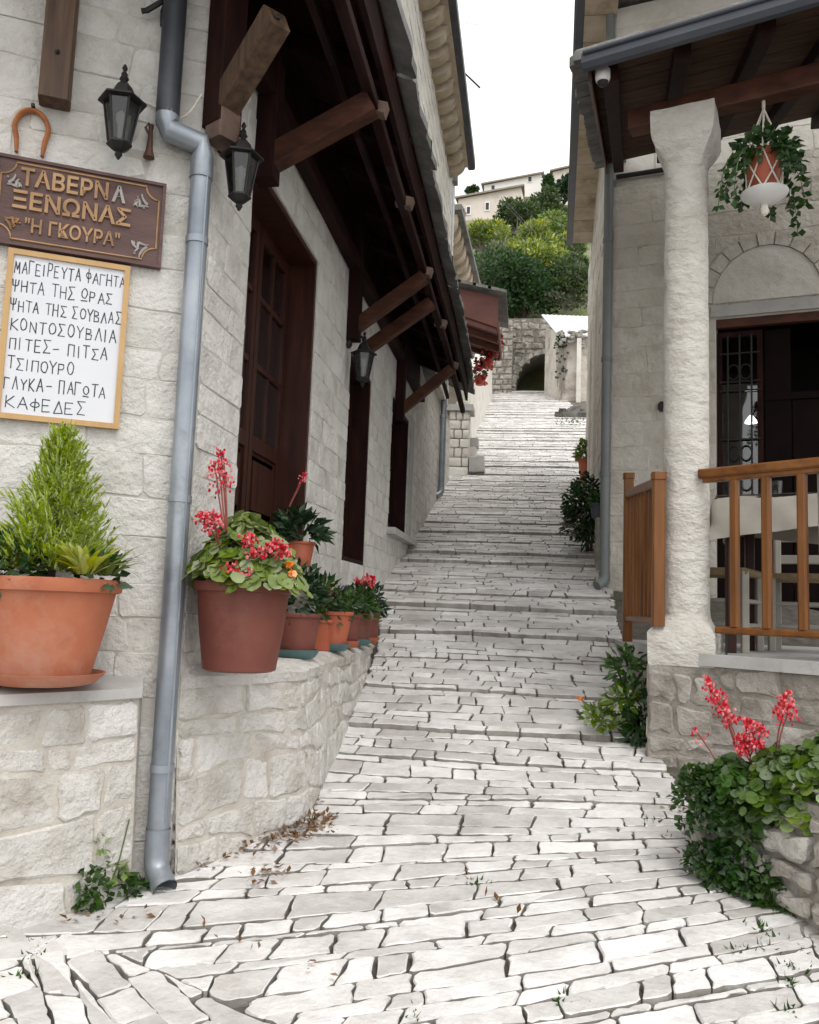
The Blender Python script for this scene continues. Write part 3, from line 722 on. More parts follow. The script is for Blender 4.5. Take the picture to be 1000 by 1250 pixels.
# ------------------------------------------------------------------ ledge (raised stone bench along the house)
def catmull(pts, n=8):
    out = []; P = [Vector(p) for p in pts]; P = [P[0]*2-P[1]]+P+[P[-1]*2-P[-2]]
    for i in range(1, len(P)-2):
        for k in range(n):
            t = k/n; a, b, c, d = P[i-1:i+3]
            out.append(.5*((2*b)+(c-a)*t+(2*a-5*b+4*c-d)*t*t+(3*b-a-3*c+d)*t**3))
    out.append(P[-2]); return out
class Path:
    def __init__(s, pts, n=8):
        s.p = catmull([(x, y, 0) for x, y in pts], n); s.l = [0]
        for a, b in zip(s.p, s.p[1:]): s.l.append(s.l[-1]+(b-a).length)
        s.L = s.l[-1]
    def at(s, u):
        u = max(0, min(s.L-1e-6, u))
        for i in range(len(s.l)-1):
            if u <= s.l[i+1]:
                t = (u-s.l[i])/(s.l[i+1]-s.l[i]); d = (s.p[i+1]-s.p[i]).normalized()
                d0 = (s.p[i]-s.p[i-1]).normalized() if i else d; d2 = (s.p[min(i+2, len(s.p)-1)]-s.p[min(i+1, len(s.p)-2)]).normalized()
                dd = (lerp((d0+d), (d+d2), t)).normalized()
                return lerp(s.p[i], s.p[i+1], t), Vector((dd.y, -dd.x, 0))
def pathmap(P, batter=.10, z0=0.0):
    def f(u, z, d):
        p, n = P.at(u); q = p+n*(d-batter*(z-z0)); return Vector((q.x, q.y, z))
    return f
lw = thing('stone_ledge', 'low whitewashed rubble bench wall carrying the flower pots along the tavern', 'ledge', (-1.9, 5, 0))
PL = Path([(-3.3, 2.85), (-2.85, 3.32), (-2.42, 3.92), (-2.2, 4.22), (-2.035, 4.49)])
PR_ = Path([(-1.875, 4.70), (-1.62, 5.16), (-1.46, 5.44), (-1.385, 5.75), (-1.41, 6.6), (-1.44, 7.3), (-1.48, 8.3), (-1.52, 9.0), (-1.62, 9.8), (-1.86, 10.5)])
ml, mr = pathmap(PL, .04), pathmap(PR_, .08)
stone_wall(lw, ml, 0, PL.L, -.25, 1.0, 'ledge_stone', ch=(.15,.30), sl=(.2,.6), seed=21, gap=.004, jit=.012, bev=.012, top=.007, topj=.005, wave=.035, deep=.05, bulge=.008, seg=.10)
stone_wall(lw, mr, 0, PR_.L, -.25, 1.03, 'ledge_stone', ch=(.14,.26), sl=(.2,.52), seed=22, gap=.005, jit=.013, bev=.014, top=.009, topj=.007, wave=.035, deep=.05, bulge=.010, seg=.10,
           zmin=lambda u: g(PR_.at(u)[0].y)-.08)
def ledge_core(P, mf, ztop, inner, n=40):
    mb = MB()
    for i in range(n+1):
        u = P.L*i/n; a = mf(u, -.4, 0); b = mf(u, ztop, 0); c = inner(u)
        mb.v += [a, b, Vector((c.x, c.y, ztop)), Vector((c.x, c.y, -.4))]
    for i in range(n):
        for k in range(4): mb.f.append((4*i+k, 4*i+(k+1) % 4, 4*i+4+(k+1) % 4, 4*i+4+k))
    mb.f += [(3, 2, 1, 0), (4*n, 4*n+1, 4*n+2, 4*n+3)]
    return mb.build('core', 'ledge_joint', lw)
def innerL(u):
    p, _ = PL.at(u); t = (K-p).dot(fd); return FW(t, 0, .015) if t > .12 else FW(.12, 0, .015)
def innerR(u):
    p, _ = PR_.at(u); return Vector((XW+.012, max(p.y, 4.82), 0))
ledge_core(PL, ml, 1.0, innerL); ledge_core(PR_, mr, 1.03, innerR)
def cap(P, mf, za, zb, inner, m, over, name, n=48, thick=.05, u0=0, u1=None, jit=0, cham=.0, back=.005):
    R = random.Random(5); mb = MB(); u1 = u1 or P.L
    for i in range(n+1):
        u = lerp(u0, u1, i/n); o = over+R.uniform(-jit, jit)
        a = mf(u, za, o); b = mf(u, za, o); c = inner(u); q = mf(u, zb, o-cham)
        rz = R.uniform(-jit, jit)*.4
        mb.v += [Vector((a.x, a.y, za)), Vector((a.x, a.y, za+thick*.75+rz)), Vector((q.x, q.y, zb+rz)), Vector((c.x, c.y, zb+back)), Vector((c.x, c.y, za))]
    for i in range(n):
        for k in range(5): mb.f.append((5*i+k, 5*i+(k+1) % 5, 5*i+5+(k+1) % 5, 5*i+5+k))
    mb.f += [(4, 3, 2, 1, 0), tuple(5*n+k for k in range(5))]
    return mb.build(name, m, lw, smooth=30)
c1 = cap(PL, ml, 1.002, 1.055, innerL, 'cement', .03, 'cap_slab', u0=0, u1=PL.L*.62, back=.05)
c1 = cap(PL, ml, 1.002, 1.056, innerL, 'cement', .03, 'cap_slab', u0=PL.L*.625, u1=PL.L, back=.05)
cap(PR_, mr, 1.032, 1.150, innerR, 'ledge_stone', .012, 'rough_top', jit=.015, cham=.09, thick=.08, n=60)

# ------------------------------------------------------------------ downpipes
dp = thing('downpipe', 'zinc rainwater downpipe with swan-neck offset at the tavern corner', 'downpipe', (-1.9, 4.62, 0))
px, py = -1.952, 4.607
up0 = FW(.285, 6.4, .10); up1 = FW(.285, 4.34, .10)
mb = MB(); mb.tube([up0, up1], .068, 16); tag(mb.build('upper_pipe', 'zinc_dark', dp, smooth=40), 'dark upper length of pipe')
e0 = FW(.285, 4.36, .10); e1 = FW(.285, 4.275, .10)
pv = Vector((px, py, 4.20))
mb = MB(); mb.tube([e0, FW(.285, 4.30, .10), lerp(FW(.285, 4.26, .10), pv, .06), lerp(FW(.285, 4.26, .10), pv, .94)+Vector((0,0,.01)), Vector((px, py, 4.13)), Vector((px, py, 4.0))], .068, 16); mb.build('offset_bend', 'zinc', dp, smooth=25)
mb = MB(); mb.tube([(px, py, 4.06), (px, py, 2.2), (px, py, .13)], .060, 18); mb.build('pipe', 'zinc', dp, smooth=40)
mb = MB(); mb.beam((px+.052, py-.033, .35), (px+.052, py-.033, 4.05), .012, .010, up=(0, 1, 0), c=.002); mb.build('seam', 'zinc', dp)
for z in (3.62, 2.1, .62):
    mb = MB(); mb.tube([(px, py, z-.02), (px, py, z+.02)], .066, 18); mb.build('bracket', 'zinc', dp, smooth=40)
    mb = MB(); mb.beam((px, py, z), (px-.10, py+.10, z), .02, .03); mb.build('bracket_arm', 'zinc', dp)
od = Vector((.62, -.55, 0)).normalized()
mb = MB(); pts = [(px, py, .30), (px, py, .17)]
for i in range(6):
    a = math.pi*.36*i/5; pts.append(Vector((px, py, .13))+od*(.12*(1-math.cos(a)))+Vector((0, 0, -.12*math.sin(a)+.03)))
end = Vector(pts[-1]); dd = (end-Vector(pts[-2])).normalized(); pts.append(end+dd*.07)
mb.tube(pts, .066, 18, caps=False); o = Vector(pts[-1])
rev = [pts[-1], Vector(pts[-1])-dd*.10]; mb.tube(rev, .060, 18, caps=False)
mb.build('outlet_elbow', 'zinc', dp, smooth=40)
mb = MB(); mb.tube([Vector(pts[-1])-dd*.095, Vector(pts[-1])-dd*.09], .060, 18); mb.build('outlet_bore', 'iron', dp)
def wallpipe(name, label, x, y, z0, z1, m, r=.06, side=1, joints=()):
    t = thing(name, label, 'downpipe', (x, y, z0))
    mb = MB(); mb.tube([(x, y, z0+.1), (x, y, z1)], r, 12); mb.build('pipe', m, t, smooth=40)
    mb = MB(); mb.tube([(x, y, z0+.16), (x, y, z0+.08), (x-side*.03, y-.03, z0+.02), (x-side*.10, y-.08, z0-.03)], r*1.12, 12); mb.build('outlet_elbow', m, t, smooth=40)
    for z in joints:
        mb = MB(); mb.tube([(x, y, z-.03), (x, y, z+.03)], r*1.15, 12); mb.build('bracket', m, t, smooth=40)
    return t
t = wallpipe('downpipe', 'thin grey downpipe with square hopper beyond the canopy end', -1.84, 18.0, 3.9, 11.0, 'zinc', .065, joints=(5.6, 8.6))
mb = MB(); mb.box((-1.97, 17.9, 10.85), (-1.70, 18.15, 11.35)); mb.build('hopper', 'pvc_grey', t)
mb = MB(); mb.tube([(-1.72, 17.7, 11.15), (-1.32, 17.4, 10.95)], .05, 8); mb.build('feed_pipe', 'pvc_grey', t, smooth=40)

# ------------------------------------------------------------------ lanterns
def lantern(label, c, wall_p, s=1.0, hook=True):
    """c = centre of the glass body"""
    t = thing('wall_lantern', label, 'lantern', c, group='black six-sided wall lanterns'); c = Vector(c)
    def hexring(r, z): return [c+Vector((math.cos(math.pi/3*k+.3)*r*s, math.sin(math.pi/3*k+.3)*r*s, z*s)) for k in range(6)]
    mb = MB(); mb.lathe(c, [(.02*s, .36*s), (.035*s, .33*s), (.02*s, .31*s), (.06*s, .27*s), (.09*s, .20*s), (.165*s, .165*s), (.17*s, .15*s), (.10*s, .148*s)], 6, rot=.3, top=True, bot=True); mb.build('lantern_roof', 'iron', t)
    mb = MB(); mb.lathe(c, [(.008*s, .44*s), (.02*s, .41*s), (.010*s, .39*s), (.024*s, .365*s), (.014*s, .35*s)], 8, top=True); mb.build('finial', 'iron', t, smooth=40)
    a, b = hexring(.125, .15), hexring(.075, -.15)
    mb = MB()
    for k in range(6): mb.tube([a[k], b[k]], .009*s, 5)
    mb.lathe(c, [(.085*s, -.15*s), (.09*s, -.165*s), (.05*s, -.20*s), (.02*s, -.215*s), (.028*s, -.235*s), (.008*s, -.27*s)], 6, rot=.3, bot=True, top=True); mb.build('lantern_frame', 'iron', t)
    for k in range(6):
        j = (k+1) % 6; q = (a[k]+a[j]+b[k]+b[j])/4; mb = MB(); mb.add([lerp(p, q, .04) for p in (a[k], b[k], b[j], a[j])], [(0, 1, 2, 3)]); mb.build('pane', 'lantern_glass', t)
    mb = MB(); mb.lathe(c, [(.012*s, -.15*s), (.02*s, -.02*s), (.035*s, .02*s), (.035*s, .06*s), (.01*s, .09*s)], 8); mb.build('bulb', 'ceramic', t, smooth=40)
    wp = Vector(wall_p); mb = MB(); top = c+Vector((0, 0, .30*s)); mid = (wp+top)/2+Vector((0, 0, .08*s))
    mb.tube(catmull([wp, wp+(top-wp)*.3+Vector((0,0,.05*s)), mid, top+Vector((0,0,.05*s)), top], 5), .014*s, 6)
    mb.lathe(wp, [(.03*s, -.10*s), (.05*s, -.07*s), (.05*s, .07*s), (.03*s, .10*s)], 8, top=True, bot=True); mb.build('bracket', 'iron', t, smooth=40)
    return t
lantern('black wall lantern above the carved tavern sign', FW(.535, 4.20, .17), FW(.535, 4.45, .02), .80)
lantern('black wall lantern on a scrolled bracket beside the corner strut', RX(294, 216, -1.74), Vector((XW+.02, 4.80, 4.34)), .78)
lantern('dark wall lantern over the second doorway under the canopy', Vector((-1.74, 8.62, 4.02)), Vector((XW+.02, 8.62, 4.3)), .84)

# ------------------------------------------------------------------ things on the front wall
hsT = thing('horseshoe', 'rusty orange horseshoe nailed above the carved sign', 'horseshoe', FW(1.005, 4.0, .02))
mb = MB(); pts = []
for i in range(17):
    a = math.radians(-28+236*i/16); pts.append(FW(1.005-.088*math.cos(a)*(1 if 0 < a < math.pi else .95), 4.13+.115*math.sin(a), .025))
pts = [FW(1.005-.066, 3.985, .025)]+pts+[FW(1.005+.066, 3.985, .025)]
mb.tube(pts, [.016]+[.024]*17+[.016], 8, flat=.6, upv=fn); mb.build('shoe', 'rust', hsT, smooth=50)
mb = MB(); mb.tube([FW(1.005, 4.255, .0), FW(1.005, 4.262, .06)], .012, 6); mb.build('nail', 'iron', hsT)
hb = thing('wall_bugle', 'small dark red flared horn hanging by the downpipe bend', 'horn', FW(.37, 4.07, .03))
mb = MB(); mb.lathe(FW(.37, 4.09, .05), [(.034, 0), (.020, .05), (.014, .12), (.012, .17), (.017, .20)], 10, top=True, bot=True); mb.build('bell', 'brown_metal', hb, smooth=40)
mb = MB(); mb.tube([FW(.37, 4.22, .05), FW(.40, 4.27, .05), FW(.385, 4.30, .05), FW(.36, 4.27, .05)], .008, 6); mb.build('mouthpiece', 'brown_metal', hb, smooth=40)
ir = thing('iron_hook', 'twisted iron hook fixed high beside the dark downpipe', 'hook', FW(.38, 4.95, .03))
mb = MB(); mb.tube([FW(.30, 5.25, .02), FW(.32, 5.10, .05), FW(.36, 5.06, .07), FW(.44, 4.98, .07), FW(.47, 4.975, .06)], .016, 6); mb.build('arm', 'iron', ir, smooth=40)
mb = MB(); mb.tube([FW(.34, 5.06, .06), FW(.355, 5.0, .06), FW(.35, 4.92, .05)], .013, 6); mb.build('prong', 'iron', ir, smooth=40)
wire = thing('wall_cable', 'thin pale cable sagging from the lantern to the corner strut', 'cable', FW(.3, 4.4, .02))
mb = MB(); mb.tube(catmull([FW(.45, 4.45, .02), FW(.35, 4.42, .03), FW(.24, 4.36, .05), FW(.16, 4.40, .09), FW(.10, 4.50, .14)], 6), .006, 5); mb.build('strand', 'rope', wire, smooth=40)

def rect_frame(mb, t0, t1, z0, z1, w, d0, d1):
    for a, b, c, e in ((t0, t1, z1-w, z1), (t0, t1, z0, z0+w), (t0, t0+w, z0+w, z1-w), (t1-w, t1, z0+w, z1-w)):
        mb.hexa([FW(b, c, d1), FW(a, c, d1), FW(a, c, d0), FW(b, c, d0), FW(b, e, d1), FW(a, e, d1), FW(a, e, d0), FW(b, e, d0)])
def text_part(parent, body, size, t_left, z_base, d, ext, off, m, width=None, name='lettering', sh=0):
    c = bpy.data.curves.new('txt', 'FONT'); c.body = body; c.size = size; c.extrude = ext; c.offset = off; c.resolution_u = 3
    o = bpy.data.objects.new('txt', c); COL.objects.link(o)
    me = bpy.data.meshes.new_from_object(o.evaluated_get(bpy.context.evaluated_depsgraph_get()))
    vs = [v.co.copy() for v in me.vertices]; fs = [tuple(p.vertices) for p in me.polygons]
    bpy.data.objects.remove(o); bpy.data.curves.remove(c); bpy.data.meshes.remove(me)
    w_ = max(v.x for v in vs)-min(v.x for v in vs); k = width/w_ if width else 1; x0 = min(v.x for v in vs)
    mb = MB(); mb.add([FW(t_left-(v.x-x0)*k, z_base+v.y+sh*(v.x-x0)*k, d+ext+v.z) for v in vs], fs); return mb.build(name, m, parent)
sg = thing('carved_sign', 'dark carved wooden tavern sign with raised gold Greek lettering', 'sign', FW(.71, 3.44, .02))
mb = MB(); mb.hexa([FW(1.17, 3.44, .045), FW(.26, 3.44, .045), FW(.26, 3.44, .012), FW(1.17, 3.44, .012), FW(1.17, 3.95, .045), FW(.26, 3.95, .045), FW(.26, 3.95, .012), FW(1.17, 3.95, .012)]); mb.build('board', 'sign_wood', sg)
mb = MB(); rect_frame(mb, .26, 1.17, 3.44, 3.95, .018, .045, .056); mb.build('rim', 'sign_wood', sg)
mb = MB(); c_ = .075; a, b, z0, z1 = .295, 1.135, 3.475, 3.915
pts = []
for (cx, cz, a0) in ((b, z1, 180), (a, z1, 270), (a, z0, 0), (b, z0, 90)):
    arc = []
    for i in range(6):
        q = math.radians(a0+90*i/5)
        arc.append((cx+math.cos(q)*c_*(1), cz+math.sin(q)*c_))
    pts.append(arc)
# concave corners; t decreases to the right so mirror the arcs in t
cor = [((b, z1), (b-c_, z1), (b, z1-c_)), ((a, z1), (a, z1-c_), (a+c_, z1)), ((a, z0), (a+c_, z0), (a, z0+c_)), ((b, z0), (b, z0+c_), (b-c_, z0))]
line = []
for (cx, cz), p, q in cor:
    a0 = math.atan2(p[1]-cz, p[0]-cx); a1 = math.atan2(q[1]-cz, q[0]-cx); dlt = (a1-a0+math.pi) % (2*math.pi)-math.pi
    seq = [(cx+c_*math.cos(a0+dlt*i/6), cz+c_*math.sin(a0+dlt*i/6)) for i in range(7)]
    line.append(seq)
order = [l_[::-1] for l_ in line]
loop = [p for s_ in order for p in s_]; loop.append(loop[0])
mb.tube([FW(p[0], p[1], .047) for p in loop], .006, 5); mb.build('gilt_border', 'gold', sg)
text_part(sg, 'ΤΑΒΕΡΝ', .135, 1.035, 3.79, .045, .006, .003, 'gold', .46, sh=0)
text_part(sg, 'Α', .125, .555, 3.79, .045, .005, .004, 'pewter', .075)
text_part(sg, 'ΞΕΝΩΝΑΣ', .135, 1.065, 3.655, .045, .006, .003, 'gold', .62)
text_part(sg, '"Η ΓΚΟΥΡΑ"', .110, .995, 3.525, .045, .005, .002, 'gold', .50)
R = random.Random(3)
def flourish(cx, cz, mx, mz, m, s=1):
    mb = MB()
    for st, en, tw in (((0, 0), (.09, .05), 1), ((.02, .01), (.03, .08), -1), ((.05, .03), (.10, .015), 1)):
        pts = []
        for i in range(9):
            q = i/8; pts.append(FW(cx-mx*s*(lerp(st[0], en[0], q)+.018*tw*math.sin(q*5)), cz+mz*s*(lerp(st[1], en[1], q)+.014*math.cos(q*6)), .048))
        mb.tube(pts, [.004+.005*math.sin(math.pi*i/8) for i in range(9)], 5)
    for i in range(5):
        mb.blob(FW(cx-mx*s*R.uniform(.0, .10), cz+mz*s*R.uniform(0, .08), .048), (.008, .008, .006), 5)
    mb.build('carved_flourish', m, sg)
flourish(1.10, 3.77, 1, 1, 'pewter', .8); flourish(1.10, 3.60, 1, -1, 'gold', .8); flourish(.35, 3.78, -1, 1, 'pewter', .9); flourish(.335, 3.58, -1, -1, 'pewter', 1.05)

mn = thing('menu_board', 'white menu board in a pine frame with handwritten Greek dishes', 'menu board', FW(.74, 2.47, .02))
bt0, bt1, bz0, bz1 = .425, 1.065, 2.475, 3.425
mb = MB(); mb.hexa([FW(bt1-.02, bz0+.02, .030), FW(bt0+.02, bz0+.02, .030), FW(bt0+.02, bz0+.02, .012), FW(bt1-.02, bz0+.02, .012), FW(bt1-.02, bz1-.02, .030), FW(bt0+.02, bz1-.02, .030), FW(bt0+.02, bz1-.02, .012), FW(bt1-.02, bz1-.02, .012)]); mb.build('panel', 'board_white', mn)
mb = MB(); rect_frame(mb, bt0, bt1, bz0, bz1, .030, .012, .045); mb.build('frame', 'pine', mn)
circ = [(.5+.48*math.cos(2*math.pi*i/12), .5+.48*math.sin(2*math.pi*i/12)) for i in range(13)]
GL = {'Α':[[(0,0),(.5,1),(1,0)],[(.2,.38),(.8,.38)]],'Β':[[(0,0),(0,1),(.65,.92),(.7,.65),(.05,.52),(.85,.42),(.8,.08),(0,0)]],'Γ':[[(0,0),(0,1),(.85,.97)]],'Δ':[[(0,0),(.5,1),(1,0),(0,0)]],
 'Ε':[[(.8,1),(0,1),(0,0),(.85,0)],[(0,.5),(.65,.5)]],'Η':[[(0,0),(0,1)],[(.9,0),(.9,1)],[(0,.5),(.9,.5)]],'Ι':[[(.2,0),(.2,1)]],'Κ':[[(0,0),(0,1)],[(.85,1),(.02,.45),(.95,0)]],
 'Λ':[[(0,0),(.45,1),(.9,0)]],'Μ':[[(0,0),(.1,1),(.5,.35),(.9,1),(1,0)]],'Ν':[[(0,0),(0,1),(.9,0),(.9,1)]],'Ο':[circ],'Π':[[(.05,0),(.05,1),(.9,1),(.9,0)]],
 'Ρ':[[(0,0),(0,1),(.7,.95),(.78,.7),(.6,.5),(0,.46)]],'Σ':[[(.9,1),(0,1),(.5,.5),(0,0),(.95,0)]],'Τ':[[(0,1),(1,1)],[(.5,1),(.5,0)]],'Υ':[[(0,1),(.5,.5),(1,1)],[(.5,.5),(.5,0)]],
 'Φ':[[(x,.25+.5*y) for x,y in circ],[(.5,1.05),(.5,-.05)]],'Ψ':[[(0,1),(.08,.55),(.5,.42),(.92,.55),(1,1)],[(.5,1),(.5,0)]],'Ω':[[(x,.2+.8*y) for x,y in circ],[(0,0),(1,0)]],'-':[[(.1,.45),(.9,.5)]]}
R = random.Random(4); ink = MB()
def handline(txt, t_left, zb, width, h):
    n = sum(.65 if c in ' Ι' else 1 for c in txt); cw = width/n; u = 0
    for ch in txt:
        k = .65 if ch in ' Ι' else 1
        if ch in GL:
            dx, dz, sx, sz = R.uniform(-.05, .05)*cw, R.uniform(-.06, .06)*h, R.uniform(.9, 1.05), R.uniform(.88, 1.1)
            for st in GL[ch]:
                P = [(u+dx+(p[0]*.74+R.uniform(-.025, .025))*cw*sx*(k if ch == 'Ι' else 1), dz+(p[1]+R.uniform(-.03, .03))*h*sz) for p in st]
                for p, q in zip(P, P[1:]):
                    L = math.hypot(q[0]-p[0], q[1]-p[1]) or 1e-6; w_ = R.uniform(.0022, .0032); ex = .0018
                    tx, tz = (q[0]-p[0])/L, (q[1]-p[1])/L; nx_, nz_ = -tz*w_, tx*w_
                    ink.add([FW(t_left-x, zb+z, .0315) for x, z in ((p[0]-tx*ex-nx_, p[1]-tz*ex-nz_), (q[0]+tx*ex-nx_, q[1]+tz*ex-nz_), (q[0]+tx*ex+nx_, q[1]+tz*ex+nz_), (p[0]-tx*ex+nx_, p[1]-tz*ex+nz_))], [(0, 1, 2, 3)])
        u += cw*k
for i, (txt, wd, tl) in enumerate([('ΜΑΓΕΙΡΕΥΤΑ ΦΑΓΗΤΑ', .585, 1.025), ('ΨΗΤΑ ΤΗΣ ΩΡΑΣ', .53, 1.03), ('ΨΗΤΑ ΤΗΣ ΣΟΥΒΛΑΣ', .585, 1.03), ('ΚΟΝΤΟΣΟΥΒΛΙΑ', .56, 1.02), ('ΠΙΤΕΣ- ΠΙΤΣΑ', .52, 1.02), ('ΤΣΙΠΟΥΡΟ', .35, 1.02), ('ΓΛΥΚΑ- ΠΑΓΩΤΑ', .53, 1.03), ('ΚΑΦΕΔΕΣ', .42, 1.01)]):
    handline(txt, tl, 3.295-i*.1085, wd, .066 if i else .068)
ink.build('handwriting', 'ink', mn)

# ------------------------------------------------------------------ pots and plants
def rnd_dir(R, zmin=-.2):
    while True:
        v = Vector((R.uniform(-1, 1), R.uniform(-1, 1), R.uniform(zmin, 1)))
        if .1 < v.length < 1: return v.normalized()
def pot(t, c, rt, rb, h, m, saucer=None, sq=0, rot=0, rim=.12, n=32):
    c = Vector(c); z = .03 if saucer else 0
    mb = MB(); rr = rt*1.06
    mb.lathe(c, [(rb*.9, z), (rb, z+.01), (lerp(rb, rt, .5)*1.02, z+h*.48), (rt*.99, z+h*(1-rim)), (rr*1.01, z+h*(1-rim)+.006), (rr*1.03, z+h*(1-rim*.45)), (rr*1.02, z+h-.004), (rr, z+h), (rt*.93, z+h), (rt*.91, z+h*.8)], n, sq=sq, rot=rot, bot=True)
    mb.build('pot', m, t, smooth=35)
    mb = MB(); mb.lathe(c, [(rt*.92, z+h*.86), (rt*.5, z+h*.9), (.01, z+h*.91)], 16, sq=sq, rot=rot); mb.build('soil', 'soil', t)
    if saucer:
        mb = MB(); mb.lathe(c, [(rb*.95, 0), (rb*1.12, .012), (rb*1.28, .045), (rb*1.34, .062), (rb*1.28, .062), (rb*1.15, .03), (rb*.9, .022)], n, sq=sq, rot=rot, bot=True); mb.build('saucer', saucer, t, smooth=35)
    return c+Vector((0, 0, z+h))
def round_leaves(t, c, R, rx, rz, n, lr, m='leaf_round', name='foliage', stems=True, down=.0):
    mb = MB(); st = MB(); c = Vector(c)
    for i in range(n):
        a = R.uniform(0, 6.283); q = R.random()**.5; el = R.random()
        p = c+Vector((math.cos(a)*rx*q, math.sin(a)*rx*q, rz*(1-q*q)*R.uniform(.55, 1.05)-down*q*R.random()))
        nn = Vector((math.cos(a)*q*1.0, math.sin(a)*q*1.0, .75))+Vector((R.uniform(-.5, .5), R.uniform(-.5, .5), R.uniform(-.3, .4)))
        mb.disc(p, nn, lr*R.uniform(.6, 1.15), 9, R=R)
        if stems and i % 3 == 0: st.tube([c+Vector((math.cos(a)*rx*q*.3, math.sin(a)*rx*q*.3, -.02)), p], .004, 4, caps=False)
    if st.v: st.build('stem', 'stem_green', t)
    return mb.build(name, m, t)
def flower_spike(t, p0, p1, R, m='petal_red', n=40, spread=.04, fr=.42, br=.0075, curve=.03):
    p0, p1 = Vector(p0), Vector(p1); pts = []
    for i in range(7):
        q = i/6; pts.append(lerp(p0, p1, q)+Vector((R.uniform(-.004, .004), R.uniform(-.004, .004), math.sin(q*3.14)*curve)))
    mb = MB(); mb.tube(pts, .0045, 5); mb.build('flower_stem', 'stem_red', t)
    mb = MB()
    for i in range(n):
        q = 1-fr*(i/n)**1.2; k = min(5, int(q*6)); b = lerp(pts[k], pts[k+1], q*6-k)
        s_ = spread*(.35+.65*min(1, (1-q)/fr*1.6)); p = b+Vector((R.uniform(-1, 1), R.uniform(-1, 1), R.uniform(-.6, .6)))*s_
        mb.blob(p, (br*R.uniform(.7, 1.3), br*R.uniform(.7, 1.3), br*R.uniform(.9, 1.7)), 5, .2, R)
        if i % 2 == 0: mb.tube([b, p], .002, 3, caps=False)
    mb.build('blossom', m, t)
def blade_tuft(t, c, R, n, L, W, m, lean=.8, name='foliage', up=.4):
    mb = MB(); c = Vector(c)
    for i in range(n):
        a = R.uniform(0, 6.283); d = Vector((math.cos(a)*lean, math.sin(a)*lean, up+R.uniform(0, .8))).normalized()
        p = c+Vector((math.cos(a), math.sin(a), 0))*R.uniform(0, .05); l = L*R.uniform(.6, 1.15); W_ = W*R.uniform(.8, 1.2)
        pts = [p]; dd = d.copy()
        for k in range(4): pts.append(pts[-1]+dd*(l/4)); dd = (dd+Vector((0, 0, -.28*lean))).normalized()
        ws = [.5, 1, .9, .55, .02]; sd = d.cross(Vector((0, 0, 1))).normalized()
        vs = []
        for q, w_ in zip(pts, ws): vs += [q-sd*(w_*W_/2)+Vector((0,0,.12*w_*W_)), q, q+sd*(w_*W_/2)+Vector((0,0,.12*w_*W_))]
        mb.add(vs, [f for k in range(4) for f in ((3*k, 3*k+1, 3*k+4, 3*k+3), (3*k+1, 3*k+2, 3*k+5, 3*k+4))])
    return mb.build(name, m, t)
def leafy(t, c, R, rx, rz, n, L, W, m, name='foliage', shell=.4, ry=None, zmin=-.3):
    mb = MB(); c = Vector(c); ry = ry or rx
    for i in range(n):
        v = rnd_dir(R, zmin); q = lerp(shell, 1, R.random()**.6); p = c+Vector((v.x*rx*q, v.y*ry*q, v.z*rz*q))
        d = (v+Vector((R.uniform(-.8, .8), R.uniform(-.8, .8), R.uniform(-.5, .7)))).normalized()
        mb.leaf(p, d, (v+Vector((R.uniform(-.6, .6), R.uniform(-.6, .6), .6))), L*R.uniform(.6, 1.2), W*R.uniform(.7, 1.2), droop=R.uniform(0, .2))
    return mb.build(name, m, t)

R = random.Random(31)
# bowl with dwarf conifer
bc = RP(55, 790, FW(.80, 0, .33), fn); bc = Vector((bc.x, bc.y, 1.092))
t = thing('potted_conifer', 'wide terracotta bowl with a lime-green dwarf conifer under the menu board', 'potted plant', bc)
top = pot(t, bc, .325, .225, .50, 'terracotta', 'terracotta', n=40, rim=.14)
mb = MB(); ctr = top+Vector((.01, .0, 0)); Hc, Rc = .70, .225
for i in range(1500):
    hq = R.random()**1.35; a = R.uniform(0, 6.283); rr = Rc*(1-hq)**.8*(.80+.55*noise.noise(Vector((math.cos(a)*1.6, math.sin(a)*1.6, hq*6))))+.012
    q = R.random()**.4; p = ctr+Vector((math.cos(a)*rr*q, math.sin(a)*rr*q, hq*Hc*.97+.02))
    d = Vector((math.cos(a)*(.75-.3*hq), math.sin(a)*(.75-.3*hq), .75+.5*hq))+Vector((R.uniform(-.3, .3), R.uniform(-.3, .3), R.uniform(-.2, .3))); d.normalize()
    L = R.uniform(.09, .20)*(1-.40*hq); tip = p+d*L
    for k in range(6):
        qq = p+d*(L*(k+.5)/6); sgn = 1 if k % 2 else -1; sd = d.cross(Vector((R.uniform(-1, 1), R.uniform(-1, 1), R.uniform(-1, 1)))).normalized()
        mb.leaf(qq, d*.8+sd*(.75*sgn), Vector((0, 0, 1)), L*.36*(1.1-k/8), .014)
    mb.leaf(tip-d*L*.3, d, Vector((1, 0, 0)), L*.5, .016)
mb.build('conifer_foliage', 'leaf_conifer', t)
mb = MB(); mb.tube([top-Vector((0, 0, .06)), ctr+Vector((0, 0, .8))], [.025, .005], 7); mb.build('stem', 'bark', t)
fv = (EYE-top); fv.z = 0; fv.normalize(); rv = Vector((fv.y*-1, fv.x, 0))
rv = Vector((-fv.y, fv.x, 0))
blade_tuft(t, top+rv*.15+fv*.22+Vector((0, 0, .02)), R, 70, .24, .036, 'leaf_yellow', name='variegated_leaves')
blade_tuft(t, top+rv*.25+fv*.14+Vector((0, 0, .02)), R, 36, .24, .036, 'leaf_light', name='variegated_leaves')
leafy(t, top-rv*.22+fv*.08+Vector((0, 0, .04)), R, .17, .17, 240, .085, .05, 'leaf_ivy', name='dark_leaves')
leafy(t, top+fv*.14+rv*.24+Vector((0, 0, .0)), R, .12, .12, 60, .09, .045, 'leaf_ivy', name='dark_leaves')
